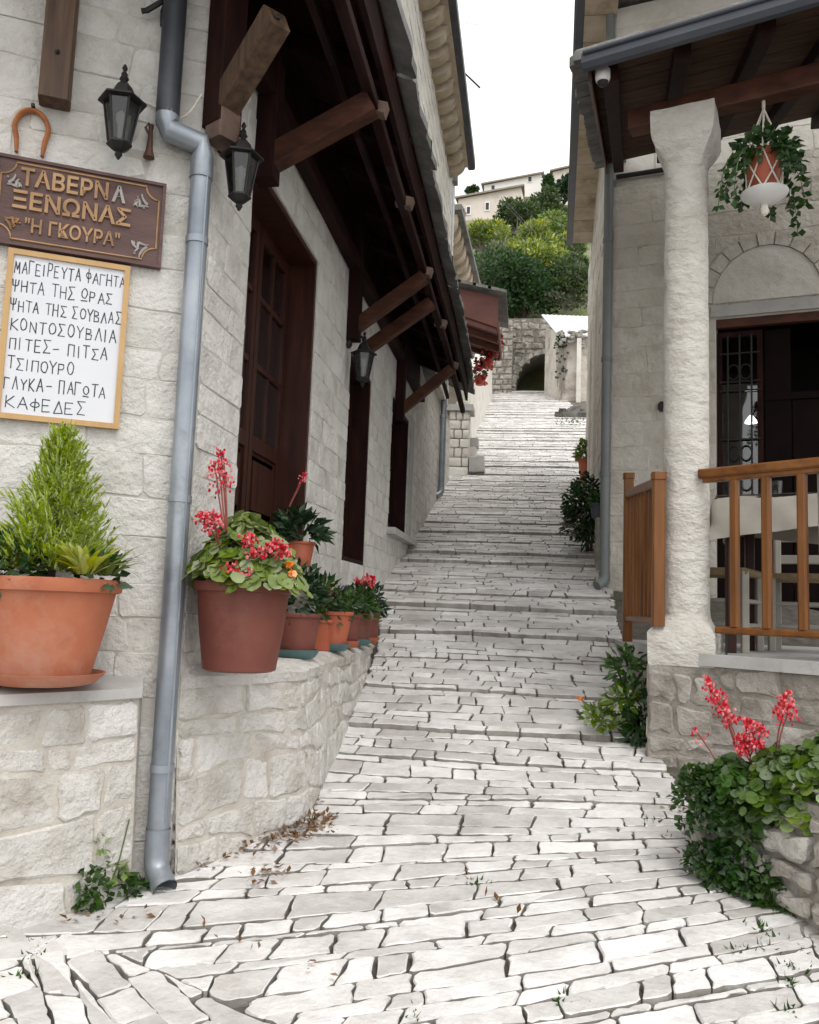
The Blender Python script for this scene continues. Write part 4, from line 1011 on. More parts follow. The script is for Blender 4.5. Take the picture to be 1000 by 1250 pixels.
for k in range(3): flower_spike(t, top-rv*.27, top-rv*(.335+.02*k)+fv*.05+Vector((0, 0, .20+.05*k)), R, n=22, spread=.03)

def potted(label, px_, py_, X, rt, rb, h, m, saucer, sq=0, rot=0, name='flower_pot', grp=None):
    p = RX(px_, py_, X); c = Vector((X, p.y, 1.148)); t = thing(name, label, 'potted plant', c, group=grp)
    top = pot(t, c, rt, rb, h, m, saucer, sq=sq, rot=rot); return t, top
# big brown pot of coral bells
t, top = potted('large dark brown pot overflowing with round green leaves and red flowers', 293, 800, -1.60, .262, .205, .50, 'brown_pot', None)
fv = (EYE-top); fv.z = 0; fv.normalize(); rv = Vector((-fv.y, fv.x, 0))
round_leaves(t, top+Vector((0, 0, .02)), R, .33, .36, 520, .050)
round_leaves(t, top+rv*.1+fv*.12, R, .25, .16, 170, .046, down=.06)
leafy(t, top+Vector((0, 0, .06)), R, .26, .2, 160, .08, .07, 'leaf_mid', name='inner_leaves')
for a, b in (((-.22, .1), (-.20, .66)), ((-.22, .1), (-.165, .72)), ((-.3, .05), (-.20, .36)), ((-.2, .1), (-.245, .34)), ((.0, .2), (.02, .25)), ((.1, .2), (.15, .22)), ((.0, .2), (.08, .16)), ((-.1, .15), (-.07, .06)), ((-.1, .1), (.02, .04)), ((.1, .2), (.22, .18))):
    for k in range(2): flower_spike(t, top+rv*a[0]*.4+fv*.1+Vector((0, 0, .05)), top+rv*(b[0]+R.uniform(-.02, .02))+fv*(.30 if b[1] < .45 else .12)+Vector((0, 0, b[1]+R.uniform(-.02, .02))), R, n=26, spread=.06, fr=.34, br=.0075)
mb = MB()
for k in range(9): mb.disc(top+rv*(.25+R.uniform(-.02, .02))+fv*.27+Vector((0, 0, .08+R.uniform(-.03, .03))), rnd_dir(R), .022, 6, R=R)
mb.build('orange_flower', 'petal_orange', t)
specs = [('small brown pot on a teal saucer right beside the big brown pot', 362, 803, .155, .12, .29, 'brown_pot', 'teal_plastic', 0),
         ('square orange pot wedged behind the small brown pot', 388, 797, .125, .10, .26, 'orange_pot', None, .6),
         ('bright orange pot on a teal saucer with trailing pink flowers', 404, 792, .165, .12, .30, 'orange_pot', 'teal_plastic', 0),
         ('slim brown pot on an orange saucer with a violet bloom', 424, 787, .11, .085, .27, 'brown_pot', 'orange_pot', 0),
         ('brown pot on a teal saucer with drooping red flowers', 437, 783, .13, .10, .28, 'brown_pot', 'teal_plastic', 0),
         ('last brown pot on an orange saucer at the ledge end', 449, 778, .115, .09, .29, 'brown_pot', 'orange_pot', 0)]
PT = []
for i, (lab, a, b, rt, rb, h, m, s_, sq) in enumerate(specs):
    tt, tp = potted(lab, a, b, -1.62 if i != 1 else -1.70, rt, rb, h, m, s_, sq, grp='pots along the ledge'); PT.append((tt, tp))
for i, (tt, tp) in enumerate(PT):
    fv = (EYE-tp); fv.z = 0; fv.normalize(); rv = Vector((-fv.y, fv.x, 0))
    if i == 0: leafy(tt, tp+Vector((0, 0, .09)), R, .17, .26, 300, .09, .045, 'leaf_dark')
    elif i == 1: leafy(tt, tp+Vector((0, 0, .10)), R, .16, .26, 240, .10, .045, 'leaf_mid')
    elif i == 2:
        leafy(tt, tp+Vector((0, 0, .05)), R, .16, .15, 220, .08, .03, 'leaf_mid')
        for k in range(6): flower_spike(tt, tp+Vector((0, 0, .08)), tp-rv*R.uniform(-.02, .15)+fv*.1+Vector((0, 0, R.uniform(-.02, .2))), R, 'petal_pink', n=16, spread=.025)
    elif i == 3:
        leafy(tt, tp+Vector((0, 0, .06)), R, .15, .16, 200, .09, .04, 'leaf_mid')
        for q in ((-.06, .22), (.02, .05), (-.05, .05)):
            mb = MB()
            for k in range(7): mb.disc(tp+rv*(q[0]+R.uniform(-.02, .02))+fv*.12+Vector((0, 0, q[1]+R.uniform(-.02, .02))), rnd_dir(R), .03, 6, R=R)
            mb.build('violet_flower', 'petal_violet', tt)
    elif i == 4:
        leafy(tt, tp+Vector((0, 0, .08)), R, .18, .20, 260, .10, .045, 'leaf_mid')
        for k in range(5): flower_spike(tt, tp+Vector((0, 0, .1)), tp+rv*R.uniform(-.02, .20)+fv*.08+Vector((0, 0, R.uniform(.22, .34))), R, n=20, spread=.05, curve=.12, br=.011)
    else: leafy(tt, tp+Vector((0, 0, .07)), R, .16, .20, 180, .10, .04, 'leaf_dark')
# pot on the door step
c = Vector((-1.70, RX(362, 688, -1.70).y, 1.80))
t = thing('flower_pot', 'terracotta pot with dark rosette leaves raised on a stone block by the door', 'potted plant', c)
tp = pot(t, c, .125, .10, .19, 'orange_pot', None)
mb = MB(); mb.box((c.x-.13, c.y-.13, 1.14), (c.x+.13, c.y+.13, 1.799)); mb.build('stand_block', 'old_stone', t)
leafy(t, tp+Vector((0, 0, .04)), R, .19, .16, 220, .13, .05, 'leaf_dark', zmin=-.1)
fv = (EYE-tp); fv.z = 0; fv.normalize(); rv = Vector((-fv.y, fv.x, 0))
for k in range(2): flower_spike(t, tp-rv*.14+Vector((0, 0, .06)), tp+rv*(.02+.02*k)+Vector((0, 0, .50+.02*k)), R, n=16, fr=.15, spread=.035)
# weed at the pipe foot
wd_ = GR(120, 1115); t = thing('ivy_weed', 'green ivy weed climbing from the paving beside the pipe outlet', 'weed', wd_)
wr = (ml(PL.L*.72, 0, 0))
for k, (pxx, pyy, r_, n_) in enumerate([(110, 1085, .10, 120), (135, 1065, .08, 60), (150, 1085, .08, 90), (105, 1105, .07, 60), (165, 1088, .06, 50), (122, 1035, .03, 14)]):
    p = RP(pxx, pyy, (-2.15, 4.30, 0), Vector((.83, -.56, 0))); leafy(t, p, R, r_*.9, r_, n_, .05, .042, 'leaf_light' if k in (1, 5) else 'leaf_mid')
mb = MB(); a = RP(130, 1095, (-2.15, 4.30, 0), Vector((.83, -.56, 0))); b = RP(158, 1000, (-2.15, 4.32, 0), Vector((.83, -.56, 0))); mb.tube([a, lerp(a, b, .5)+Vector((.01, 0, 0)), b], .004, 5); mb.build('stem', 'stem_green', t)
# litter of dead leaves along the ledge foot
mb = MB()
for (xa, ya, xb, yb, n_) in ((240, 1065, 330, 1030, 40), (330, 1030, 400, 1005, 150), (370, 1010, 385, 960, 120), (300, 1080, 350, 1060, 30), (440, 850, 470, 800, 30), (70, 1130, 180, 1120, 16), (560, 1060, 640, 1130, 6), (820, 980, 840, 1000, 14), (200, 1120, 420, 1200, 12)):
    for k in range(n_):
        q = R.random(); p = GR(lerp(xa, xb, q)+R.gauss(0, 9), lerp(ya, yb, q)+R.gauss(0, 6)); p.z += R.uniform(.01, .035)
        mb.leaf(p, rnd_dir(R, -.1)*1.0+Vector((0, 0, -.2)), Vector((R.uniform(-.4, .4), R.uniform(-.4, .4), 1)), R.uniform(.025, .06), R.uniform(.015, .035))
tag(mb.build('leaf_litter', 'leaf_dead', None), 'dry brown leaves fallen along the foot of the stone ledge', 'leaves', kind='stuff')
# ------------------------------------------------------------------ right house
Kr = Vector((1.09, 11.8, 0)); rd = Vector((.966, -.26, 0)).normalized(); rn = Vector((-.26, -.966, 0)).normalized()
def RW(u, z, d): return Vector((Kr.x+rd.x*u+rn.x*d, Kr.y+rd.y*u+rn.y*d, z))
sv2 = Vector((.0315, 1, 0)).normalized(); sn2 = Vector((-1, .0315, 0)).normalized()
def RS(u, z, d):   # street side of the right house, u runs down the lane towards the corner
    return Vector((Kr.x+sv2.x*(9.7-u)+sn2.x*d, Kr.y+sv2.y*(9.7-u)+sn2.y*d, z))
rh = thing('stone_house', 'tall pale stone house behind the columned porch with grey eaves gutter', 'house', (3, 13, 1.3))
OP = (1.36, 5.2, 1.28, 5.45)
stone_wall(rh, RW, 0, 6.0, 1.0, 7.6, 'porch_wall', holes=(OP,), ch=(.24,.38), sl=(.45,1.0), seed=41, backing='joint', thick=.45, top=.006, gap=.003, topj=.003, bev=.007)
stone_wall(rh, RW, 0, 6.0, 7.6, 10.2, 'plaster', ch=(.25,.4), sl=(.5,1.1), seed=42, backing='plaster', thick=.45, top=.008, gap=.005, topj=.004)
stone_wall(rh, RS, 0, 9.7, .8, 10.2, 'plaster', ch=(.25,.38), sl=(.5,1.2), seed=43, backing='plaster', thick=.45, top=.010, gap=.006, topj=.008, jit=.02)
# shallow pilasters and a drain seam on the lane side
for u, wd in ((5.2, .30), (2.6, .5)):
    mb = MB(); mb.hexa([RS(u, .9, .07), RS(u+wd, .9, .07), RS(u+wd, .9, 0), RS(u, .9, 0), RS(u, 7.6, .05), RS(u+wd, 7.6, .05), RS(u+wd, 7.6, 0), RS(u, 7.6, 0)]); mb.build('pilaster', 'plaster', rh)
# eaves along the lane
def EV(y, off, z): return Vector((.22+.0315*y+off, y, z))
for k in range(14):
    y = 19.5-k*.6; mb = MB(); a, b = EV(y-.58, .06, 10.06), EV(y, .06, 10.06)
    mb.hexa([a, Vector((a.x+.46, a.y, 10.06)), Vector((b.x+.46, b.y, 10.06)), b, a+Vector((0, 0, .1)), Vector((a.x+.46, a.y, 10.16)), Vector((b.x+.46, b.y, 10.16)), b+Vector((0, 0, .1))]); mb.build('eave_stone', 'sand_stone', rh)
mb = MB(); mb.beam(EV(9.5, 0, 10.16), EV(19.6, 0, 10.16), .17, .20, c=.03); mb.build('eave_gutter', 'gutter_grey', rh)
mb = MB(); a, b = EV(9.5, 0, 10.27), EV(19.6, 0, 10.27); mb.hexa([a, a+Vector((5, 0, 0)), b+Vector((5, 0, 0)), b, a+Vector((0, 0, .1)), a+Vector((5, 0, 1.8)), b+Vector((5, 0, 1.8)), b+Vector((0, 0, .1))]); mb.build('roof', 'slab_grey', rh)
wallpipe('downpipe', 'grey downpipe on the corner of the right-hand house above the shrub', Kr.x-.07, Kr.y-.06, 1.93, 10.1, 'pvc_grey', .062, side=1, joints=(3.4, 5.0, 6.7, 8.4))
# arch, lintel and doorway joinery
mb = MB(); pts = []
for i in range(15):
    a = math.pi*i/14; pts.append((1.98-.66*math.cos(a), 5.66+.72*math.sin(a)))
mb.add([RW(u, z, .026) for u, z in pts]+[RW(u, z, .0) for u, z in pts], [tuple(range(14, -1, -1))]+[(i, i+1, 16+i, 15+i) for i in range(14)]); mb.build('arch_infill', 'plaster', rh)
for i in range(11):
    a0_, a1_ = math.pi*i/11+.012, math.pi*(i+1)/11-.012; mb = MB(); P = []
    for d in (.045, -.02):
        for k_, a_ in ((1.0, a0_), (1.24, a0_), (1.24, a1_), (1.0, a1_)): P.append(RW(1.98-.67*k_*math.cos(a_), 5.66+.73*k_*math.sin(a_), d))
    mb.add(P, [(3, 2, 1, 0), (4, 5, 6, 7)]+[((k+1) % 4, k, 4+k, 4+(k+1) % 4) for k in range(4)]); mb.build('arch_stone', 'porch_wall', rh)
mb = MB(); mb.hexa([RW(1.3, 5.47, .05), RW(5.3, 5.47, .05), RW(5.3, 5.47, 0), RW(1.3, 5.47, 0), RW(1.3, 5.62, .05), RW(5.3, 5.62, .05), RW(5.3, 5.62, 0), RW(1.3, 5.62, 0)]); mb.build('lintel', 'cement', rh)
mb = MB(); mb.hexa([RW(1.36, 5.34, -.02), RW(5.2, 5.34, -.02), RW(5.2, 5.34, -.12), RW(1.36, 5.34, -.12), RW(1.36, 5.45, -.02), RW(5.2, 5.45, -.02), RW(5.2, 5.45, -.12), RW(1.36, 5.45, -.12)]); mb.build('door_head', 'porch_wood', rh)
mb = MB(); v = []
for (u, d) in ((1.2, -.46), (5.4, -.46), (5.4, -3.6), (1.2, -3.6)): v += [RW(u, 1.2, d), RW(u, 6.0, d)]
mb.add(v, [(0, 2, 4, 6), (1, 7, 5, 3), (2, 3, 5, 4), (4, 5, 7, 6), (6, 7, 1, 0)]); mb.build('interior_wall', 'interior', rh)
# glazed screen: narrow iron grille window, then dark boarded doors
wn = MB(); z0, z1 = 2.6, 5.3
def bar(mb, u0, u1, za, zb, d0=-.16, d1=-.11): mb.hexa([RW(u0, za, d1), RW(u1, za, d1), RW(u1, za, d0), RW(u0, za, d0), RW(u0, zb, d1), RW(u1, zb, d1), RW(u1, zb, d0), RW(u0, zb, d0)])
bar(wn, 1.37, 1.43, z0, z1); bar(wn, 1.86, 1.93, z0, z1); bar(wn, 1.43, 1.86, z0, z0+.07); bar(wn, 1.43, 1.86, z1-.07, z1)
window = wn.build('window', 'dark_wood', rh)
mb = MB()
for u in (1.50, 1.645, 1.79): mb.tube([RW(u, z0+.05, -.10), RW(u, z1-.05, -.10)], .012, 6)
for z in (3.05, 3.5, 3.85, 4.5, 4.62, 5.0): mb.tube([RW(1.40, z, -.10), RW(1.90, z, -.10)], .013, 6)
for z in (3.67, 3.28, 4.75):
    for u in (1.57, 1.72):
        mb.tube([RW(u+.07*math.cos(q*math.pi/6), z+.10*math.sin(q*math.pi/6), -.10) for q in range(13)], .010, 5)
mb.build('grille', 'iron', window)
for (za, zb) in ((z0+.07, 3.5), (3.5, 4.5), (4.5, z1-.07)):
    mb = MB(); bar(mb, 1.43, 1.86, za+.004, zb-.004, -.142, -.136); mb.build('pane', 'glass_dim', window)
for k in range(10):
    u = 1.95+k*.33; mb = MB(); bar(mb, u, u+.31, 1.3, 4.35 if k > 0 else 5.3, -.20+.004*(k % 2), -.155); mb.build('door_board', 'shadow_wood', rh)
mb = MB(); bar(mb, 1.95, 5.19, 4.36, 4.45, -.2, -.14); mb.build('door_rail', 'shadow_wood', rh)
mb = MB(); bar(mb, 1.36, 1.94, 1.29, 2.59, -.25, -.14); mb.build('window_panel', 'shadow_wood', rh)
lamp = thing('interior_lamp', 'glowing white glass lamp seen through the barred window', 'lamp', RW(1.86, 4.0, -.9))
lp = RP(917, 512, RW(0, 0, -1.0), rn)
mb = MB(); mb.lathe(lp, [(.085, -.05), (.08, -.02), (.035, .04), (.02, .06)], 12, top=True); mb.build('shade', 'lamp_glow', lamp, smooth=40)
mb = MB(); mb.tube([lp+Vector((0, 0, .08)), Vector((lp.x, lp.y, 5.95))], .008, 5); mb.build('cord', 'iron', lamp)
vent = thing('wall_vent', 'small round dark vent cover on the pale porch wall', 'vent', RW(.68, 4.27, .02))
mb = MB(); vc = RW(.68, 4.31, .02); mb.add([vc+rd*(math.cos(q*math.pi/8)*.055)+Vector((0, 0, math.sin(q*math.pi/8)*.07))+rn*dd for dd in (0, .03) for q in range(16)], [tuple(range(16, 32)), tuple(range(15, -1, -1))]+[(q, (q+1) % 16, 16+(q+1) % 16, 16+q) for q in range(16)]); mb.build('cover', 'iron', vent)

# ------------------------------------------------------------------ porch
po = thing('porch', 'raised stone porch with one rough white column and slab roof', 'porch', (1.6, 8.5, .5))
TC = Vector((1.025, 7.217, 0)); sdv = Vector((.76, -.65, 0)).normalized(); snv = Vector((-.65, -.76, 0)).normalized()
def PF(u, z, d): return Vector((TC.x+sdv.x*u+snv.x*d, TC.y+sdv.y*u+snv.y*d, z))
def PS_(u, z, d): return Vector((1.03-d, 6.98+(4.8-u), z))     # lane side, u towards the corner
stone_wall(po, PF, .35, 2.6, -.2, 1.17, 'base_stone', ch=(.13,.3), sl=(.2,.6), seed=51, backing='base_joint', thick=.3, gap=.008, jit=.018, bev=.018, top=.012, topj=.010, wave=.03, bulge=.010, deep=.05)
stone_wall(po, PS_, 0, 4.5, .1, 1.17, 'base_stone', ch=(.13,.3), sl=(.2,.6), seed=52, backing='base_joint', thick=.3, gap=.008, jit=.018, bev=.018, top=.012, topj=.010, wave=.03, bulge=.010, deep=.05)
mb = MB(); cor = [Vector((.965, 7.42, 0)), PF(.40, 0, .05), PF(2.7, 0, .05), PF(2.7, 0, -4.4), Vector((1.1, 11.75, 0)), Vector((.965, 11.75, 0))]
n = len(cor); mb.add([Vector((p.x, p.y, 1.175)) for p in cor]+[Vector((p.x, p.y, 1.265)) for p in cor], [tuple(range(n-1, -1, -1)), tuple(range(n, 2*n))]+[(i, (i+1) % n, n+(i+1) % n, n+i) for i in range(n)]); mb.build('floor_slab', 'cement', po)
# column
cc = Vector((1.27, 7.19, 0)); ca = math.atan2(sdv.y, sdv.x)
ax = Vector((math.cos(-.32), math.sin(-.32), 0)); ay = Vector((-ax.y, ax.x, 0))
def rough_lathe(prof, n, amp, name, m, sqf):
    vs = []; fs = []
    for (z, r, s_) in prof:
        for k in range(n):
            a = 2*math.pi*k/n; q = 1/max(abs(math.cos(a)), abs(math.sin(a))); q = lerp(1, q, s_)
            p = ax*(math.cos(a)*r*q)+ay*(math.sin(a)*r*q); nn = noise.fractal(Vector((p.x*5, p.y*5, z*5)), 1, 2, 4)
            p = p*(1+amp*nn/max(r, .1)); vs.append(Vector((cc.x+p.x, cc.y+p.y, z+amp*.3*nn)))
    for i in range(len(prof)-1):
        for k in range(n): fs.append((i*n+k, i*n+(k+1) % n, (i+1)*n+(k+1) % n, (i+1)*n+k))
    fs += [tuple(range(n-1, -1, -1)), tuple((len(prof)-1)*n+k for k in range(n))]
    mb = MB(); mb.add(vs, fs); return mb.build(name, m, po, smooth=50)
pf = [(1.16, .252, 1), (1.20, .256, 1), (1.30, .256, 1), (1.41, .254, 1), (1.425, .246, 1), (1.47, .218, .8), (1.51, .197, .45), (1.54, .188, .1)]
pf += [(lerp(1.56, 5.22, i/60), lerp(.186, .174, i/60), 0) for i in range(61)]
pf += [(5.28, .176, .1), (5.34, .185, .35), (5.40, .205, .6), (5.46, .228, .85), (5.52, .245, 1), (5.56, .252, 1), (5.70, .255, 1), (5.76, .254, 1)]
rough_lathe(pf, 64, .008, 'column', 'roughcast', 0)
for org_, dr_, nr_, sd__ in ((cc-ax*.25-ay*.25, ax, -ay, 55), (cc-ax*.25+ay*.25, -ay, -ax, 56)):
    stone_wall(po, lambda u, z, d, o=org_, a=dr_, q=nr_: Vector((o.x+a.x*u+q.x*d, o.y+a.y*u+q.y*d, z)), 0, .5, .1, 1.155, 'base_stone', ch=(.13,.26), sl=(.18,.4), seed=sd__, gap=.008, jit=.018, bev=.018, top=.010, topj=.006, wave=.02, bulge=.008, deep=.04)
mb = MB(); mb.beam(cc+Vector((0, 0, .05)), cc+Vector((0, 0, 1.158)), .5, .5, up=ay, c=.01); mb.build('pier_base', 'base_joint', po)
# roof plane
A0 = Vector((.40, 6.80, 6.02)); gd = Vector((.927, -.375, 0)).normalized(); E0 = RY(738, 205, 11.45); ev = E0-A0; ev.z = 1.62
def RF(a, b, h): return A0+gd*a+ev*b+Vector((0, 0, h))
for j in range(12):
    b0, b1 = j/12, (j+1)/12-.004; mb = MB()
    mb.hexa([RF(.05, b0, .02), RF(4.2, b0, .02), RF(4.2, b1, .02), RF(.05, b1, .02), RF(.05, b0, .05), RF(4.2, b0, .05), RF(4.2, b1, .05), RF(.05, b1, .05)]); mb.build('roof_board', 'porch_board', po)
for k, a in enumerate((.20, .78, 1.40, 2.02, 2.64, 3.26)):
    mb = MB(); mb.beam(RF(a, .015, -.055), RF(a, 1.0, -.055), .13, .15); mb.build('rafter', 'dark_wood_x', po)
tb = .0
bz = Vector((cc.x, cc.y, 5.855)); mb = MB(); mb.beam(bz-gd*.48, bz+gd*3.4, .17, .18, c=.012); mb.build('beam', 'porch_wood', po)
sb0 = bz-gd*.12+Vector((0, 0, .02)); hd = Vector((ev.x, ev.y, 0)).normalized()
mb = MB(); mb.tube([RW(.05, 7.62, .06), RW(.75, 7.62, .06)], .035, 8); mb.build('awning_rod', 'iron', po)
mb = MB(); mb.beam(RF(.03, .0, -.03), RF(.03, 1, -.03), .03, .17); mb.build('barge_board', 'porch_wood', po)
mb = MB(); mb.beam(RF(-.02, -.022, .03), RF(4.2, -.022, .03), .12, .15, c=.035); mb.beam(RF(-.02, -.036, .09), RF(4.2, -.036, .09), .05, .035, c=.01); g_ = mb.build('gutter', 'gutter_grey', po)
R = random.Random(61)
for row in range(3):
    a = -.12
    while a < 4:
        L = R.uniform(.35, .8); b0 = -.02+row*.085+R.uniform(-.008, .008); b1 = b0+.14; th = R.uniform(.05, .1)
        mb = MB(); stone_piece(mb, [(a, b0*5), (a+L, b0*5+R.uniform(-.03, .03)), (a+L, b1*5), (a, b1*5)], lambda x, y, d, row=row: RF(x, y/5, .075+row*.055+d), R, gap=.008, jit=.03, bev=.02, top=th, deep=0, seg=.12, bulge=.01)
        if mb.v:
            n_ = (len(mb.v)-1)//3; mb.f.append(tuple(range(n_-1, -1, -1))); mb.build('roof_slab', 'slab_grey', po, smooth=40)
        a += L
b = .0
while b < 1:
    L = R.uniform(.09, .16); mb = MB(); stone_piece(mb, [(-.16+R.uniform(-.02, .02), b*5), (.30, b*5), (.30, (b+L)*5), (-.16+R.uniform(-.02, .02), (b+L)*5)], lambda x, y, d: RF(x, y/5, .07+d), R, gap=.006, jit=.02, bev=.02, top=.10, deep=.0, seg=.12)
    if mb.v:
        n_ = (len(mb.v)-1)//3; mb.f.append(tuple(range(n_-1, -1, -1))); mb.build('roof_slab', 'slab_grey', po, smooth=40)
    b += L
# dome light under the gutter
dl = RP(736, 96, RF(0, .01, 0), Vector((gd.y, -gd.x, 0))); t = thing('dome_fitting', 'small white dome fitting under the porch gutter corner', 'dome fitting', dl)
mb = MB(); mb.lathe(dl, [(.05, -.03), (.062, .0), (.062, .07), (.05, .085)], 16, top=True, bot=True); mb.build('housing', 'ceramic', t, smooth=40)
mb = MB(); mb.lathe(dl, [(.01, -.065), (.035, -.055), (.048, -.03)], 16, bot=True); mb.build('lens', 'black_plastic', t, smooth=60)

# ------------------------------------------------------------------ railings
rl = thing('railing', 'varnished orange wooden railing panel in front of the porch table', 'railing', PF(.9, 1.28, 0))
def rail(t, p0, p1, wd, hh, m='rail_wood_x'):
    mb = MB(); mb.beam(p0, p1, wd, hh, c=.014); return mb.build('rail', m, t)
rail(rl, PF(.385, 2.67, -.05), PF(2.4, 2.67, -.05), .085, .075); mb = MB(); mb.beam(PF(.415, 2.615, -.05), PF(2.4, 2.615, -.05), .055, .035, c=.005); mb.build('rail_moulding', 'rail_wood_x', rl)
rail(rl, PF(.52, 1.45, -.05), PF(2.4, 1.45, -.05), .06, .055)
for k, u in enumerate((.67, .92, 1.185, 1.44, 1.70, 1.96)):
    mb = MB(); mb.beam(PF(u, 1.478, -.05), PF(u, 2.60, -.05), .070, .06, up=snv, c=.016); mb.build('baluster', 'rail_wood', rl)
for u in (.60, 1.9):
    mb = MB(); mb.tube([PF(u, 1.262, -.05), PF(u, 1.43, -.05)], .008, 6); mb.build('foot_pin', 'iron', rl)
r2 = thing('railing', 'varnished orange wooden side railing between column and house wall', 'railing', (1.03, 8.2, 1.28))
y0, y1 = 7.02, 9.05
def sz(y): return lerp(2.60, 2.78, (y-y0)/(y1-y0))
mb = MB(); mb.beam((1.03, y0, sz(y0)), (1.03, y1, sz(y1)), .085, .08, c=.014); mb.build('rail', 'rail_wood', r2)
mb = MB(); mb.beam((1.03, y0, 1.50), (1.03, y1, 1.50), .06, .055, c=.01); mb.build('rail', 'rail_wood', r2)
for k in range(8):
    y = lerp(y0+.16, y1-.16, k/7); mb = MB(); mb.beam((1.03, y, 1.527), (1.03, y, sz(y)-.045), .05, .05, up=(0, 1, 0), c=.01); mb.build('baluster', 'rail_wood', r2)
for y, zt, zb_ in ((y1+.03, 3.0, 1.267), (y0-.0, 2.68, 1.46)):
    mb = MB(); mb.beam((1.03, y, zb_), (1.03, y, zt-.06), .095, .095, up=(0, 1, 0), c=.01); p_ = mb.build('newel_post', 'rail_wood', r2)
    mb = MB(); mb.beam((1.03, y, zt-.058), (1.03, y, zt), .115, .115, up=(0, 1, 0), c=.02); mb.build('post_cap', 'rail_wood', p_)

# ------------------------------------------------------------------ table and chairs
tc = Vector((2.16, 7.45, 1.267)); ta = math.radians(-24); tx = Vector((math.cos(ta), math.sin(ta), 0)); ty = Vector((-tx.y, tx.x, 0))
tb_ = thing('dining_table', 'dark wooden table standing behind the front railing', 'table', tc)
HT = 1.22
for sx in (-1, 1):
    for sy in (-1, 1):
        p = tc+tx*(.40*sx)+ty*(.40*sy); mb = MB(); mb.beam(p, p+Vector((0, 0, HT-.03)), .075, .075, up=(0, 1, 0)); mb.build('leg', 'door_wood', tb_)
mb = MB(); mb.beam(tc-tx*.5+Vector((0, 0, HT)), tc+tx*.5+Vector((0, 0, HT)), 1.0, .05); mb.build('table_top', 'door_wood', tb_)
def cloth(label, m, half, drop, z, ang, name):
    t = thing(name, label, 'tablecloth', tc+Vector((0, 0, z))); mb = MB(); n = 24; ca_, sa_ = math.cos(ang), math.sin(ang)
    for i in range(n+1):
        for j in range(n+1):
            u, v = lerp(-1, 1, i/n)*half, lerp(-1, 1, j/n)*half; x, y = u*ca_-v*sa_, u*sa_+v*ca_
            ex, ey = max(0, abs(x)-.51), max(0, abs(y)-.51); e = math.hypot(ex, ey); 
            xx = max(-.51, min(.51, x))+(math.copysign(ex*.18, x) if ex else 0); yy = max(-.51, min(.51, y))+(math.copysign(ey*.18, y) if ey else 0)
            if e > 0:
                rip = .02*math.sin(6*(x+y)*2.2)*min(1, e*4); xx += rip*(1 if ex else .2); yy += rip*(1 if ey else .2)
            mb.v.append(tc+tx*xx+ty*yy+Vector((0, 0, z-e*.98)))
    mb.f = [(i*(n+1)+j, (i+1)*(n+1)+j, (i+1)*(n+1)+j+1, i*(n+1)+j+1) for i in range(n) for j in range(n)]
    mb.build('cloth', m, t, smooth=50)
cloth('beige undercloth hanging low over the porch table', 'cloth', .80, .3, HT+.031, math.radians(7), 'tablecloth')
cloth('patterned white top cloth on the porch table', 'cloth_white', .507, .1, HT+.040, 0, 'tablecloth')
gl = thing('drinking_glass', 'small clear glass standing on the cloth-covered table', 'glass', tc+tx*-.1+ty*-.1+Vector((0, 0, HT+.045)))
mb = MB(); mb.lathe(BASE[gl.name], [(.045, 0), (.055, .15), (.052, .15), (.042, .01), (.0, .01)], 14); mb.build('tumbler', 'lantern_glass', gl, smooth=40)
def chair(label, c, ang):
    c = Vector(c); t = thing('taverna_chair', label, 'chair', c, group='pale wooden rush-seat chairs on the porch')
    a = Vector((math.cos(ang), math.sin(ang), 0)); b = Vector((-a.y, a.x, 0)); w_ = .30; sh = .66; bh = 1.36
    def P(x, y, z): return c+a*x+b*y+Vector((0, 0, z))
    for x in (-1, 1):
        mb = MB(); mb.beam(P(x*w_, w_, 0), P(x*w_, w_, sh), .06, .06, up=(0, 1, 0)); mb.build('leg', 'chair_paint', t)
        mb = MB(); mb.beam(P(x*w_, -w_, 0), P(x*w_, -w_-.04, bh), .06, .06, up=(0, 1, 0)); mb.build('back_post', 'chair_paint', t)
    for z in (.85, 1.06, 1.27):
        mb = MB(); mb.beam(P(-w_, -w_-.03, z), P(w_, -w_-.03, z), .03, .085, c=.008); mb.build('back_slat', 'chair_paint', t)
    for z in (.22, .42):
        for (x0, y0_, x1, y1_) in ((-w_, w_, w_, w_), (-w_, -w_, w_, -w_), (-w_, -w_, -w_, w_), (w_, -w_, w_, w_)):
            mb = MB(); mb.beam(P(x0, y0_, z), P(x1, y1_, z), .035, .035); mb.build('rung', 'chair_paint', t)
    mb = MB(); mb.beam(P(-w_-.03, 0, sh), P(w_+.03, 0, sh), 2*w_+.06, .06, c=.02); mb.build('seat', 'rush', t)
chair('pale painted chair with its back against the front railing', PF(1.60, 1.267, -.46), math.radians(-40.5))
chair('pale painted chair with rush seat on the far side of the table', Vector((2.55, 8.25, 1.267)), math.radians(160))
chair('pale painted chair tucked at the column side of the table', Vector((1.62, 7.75, 1.267)), math.radians(-115))

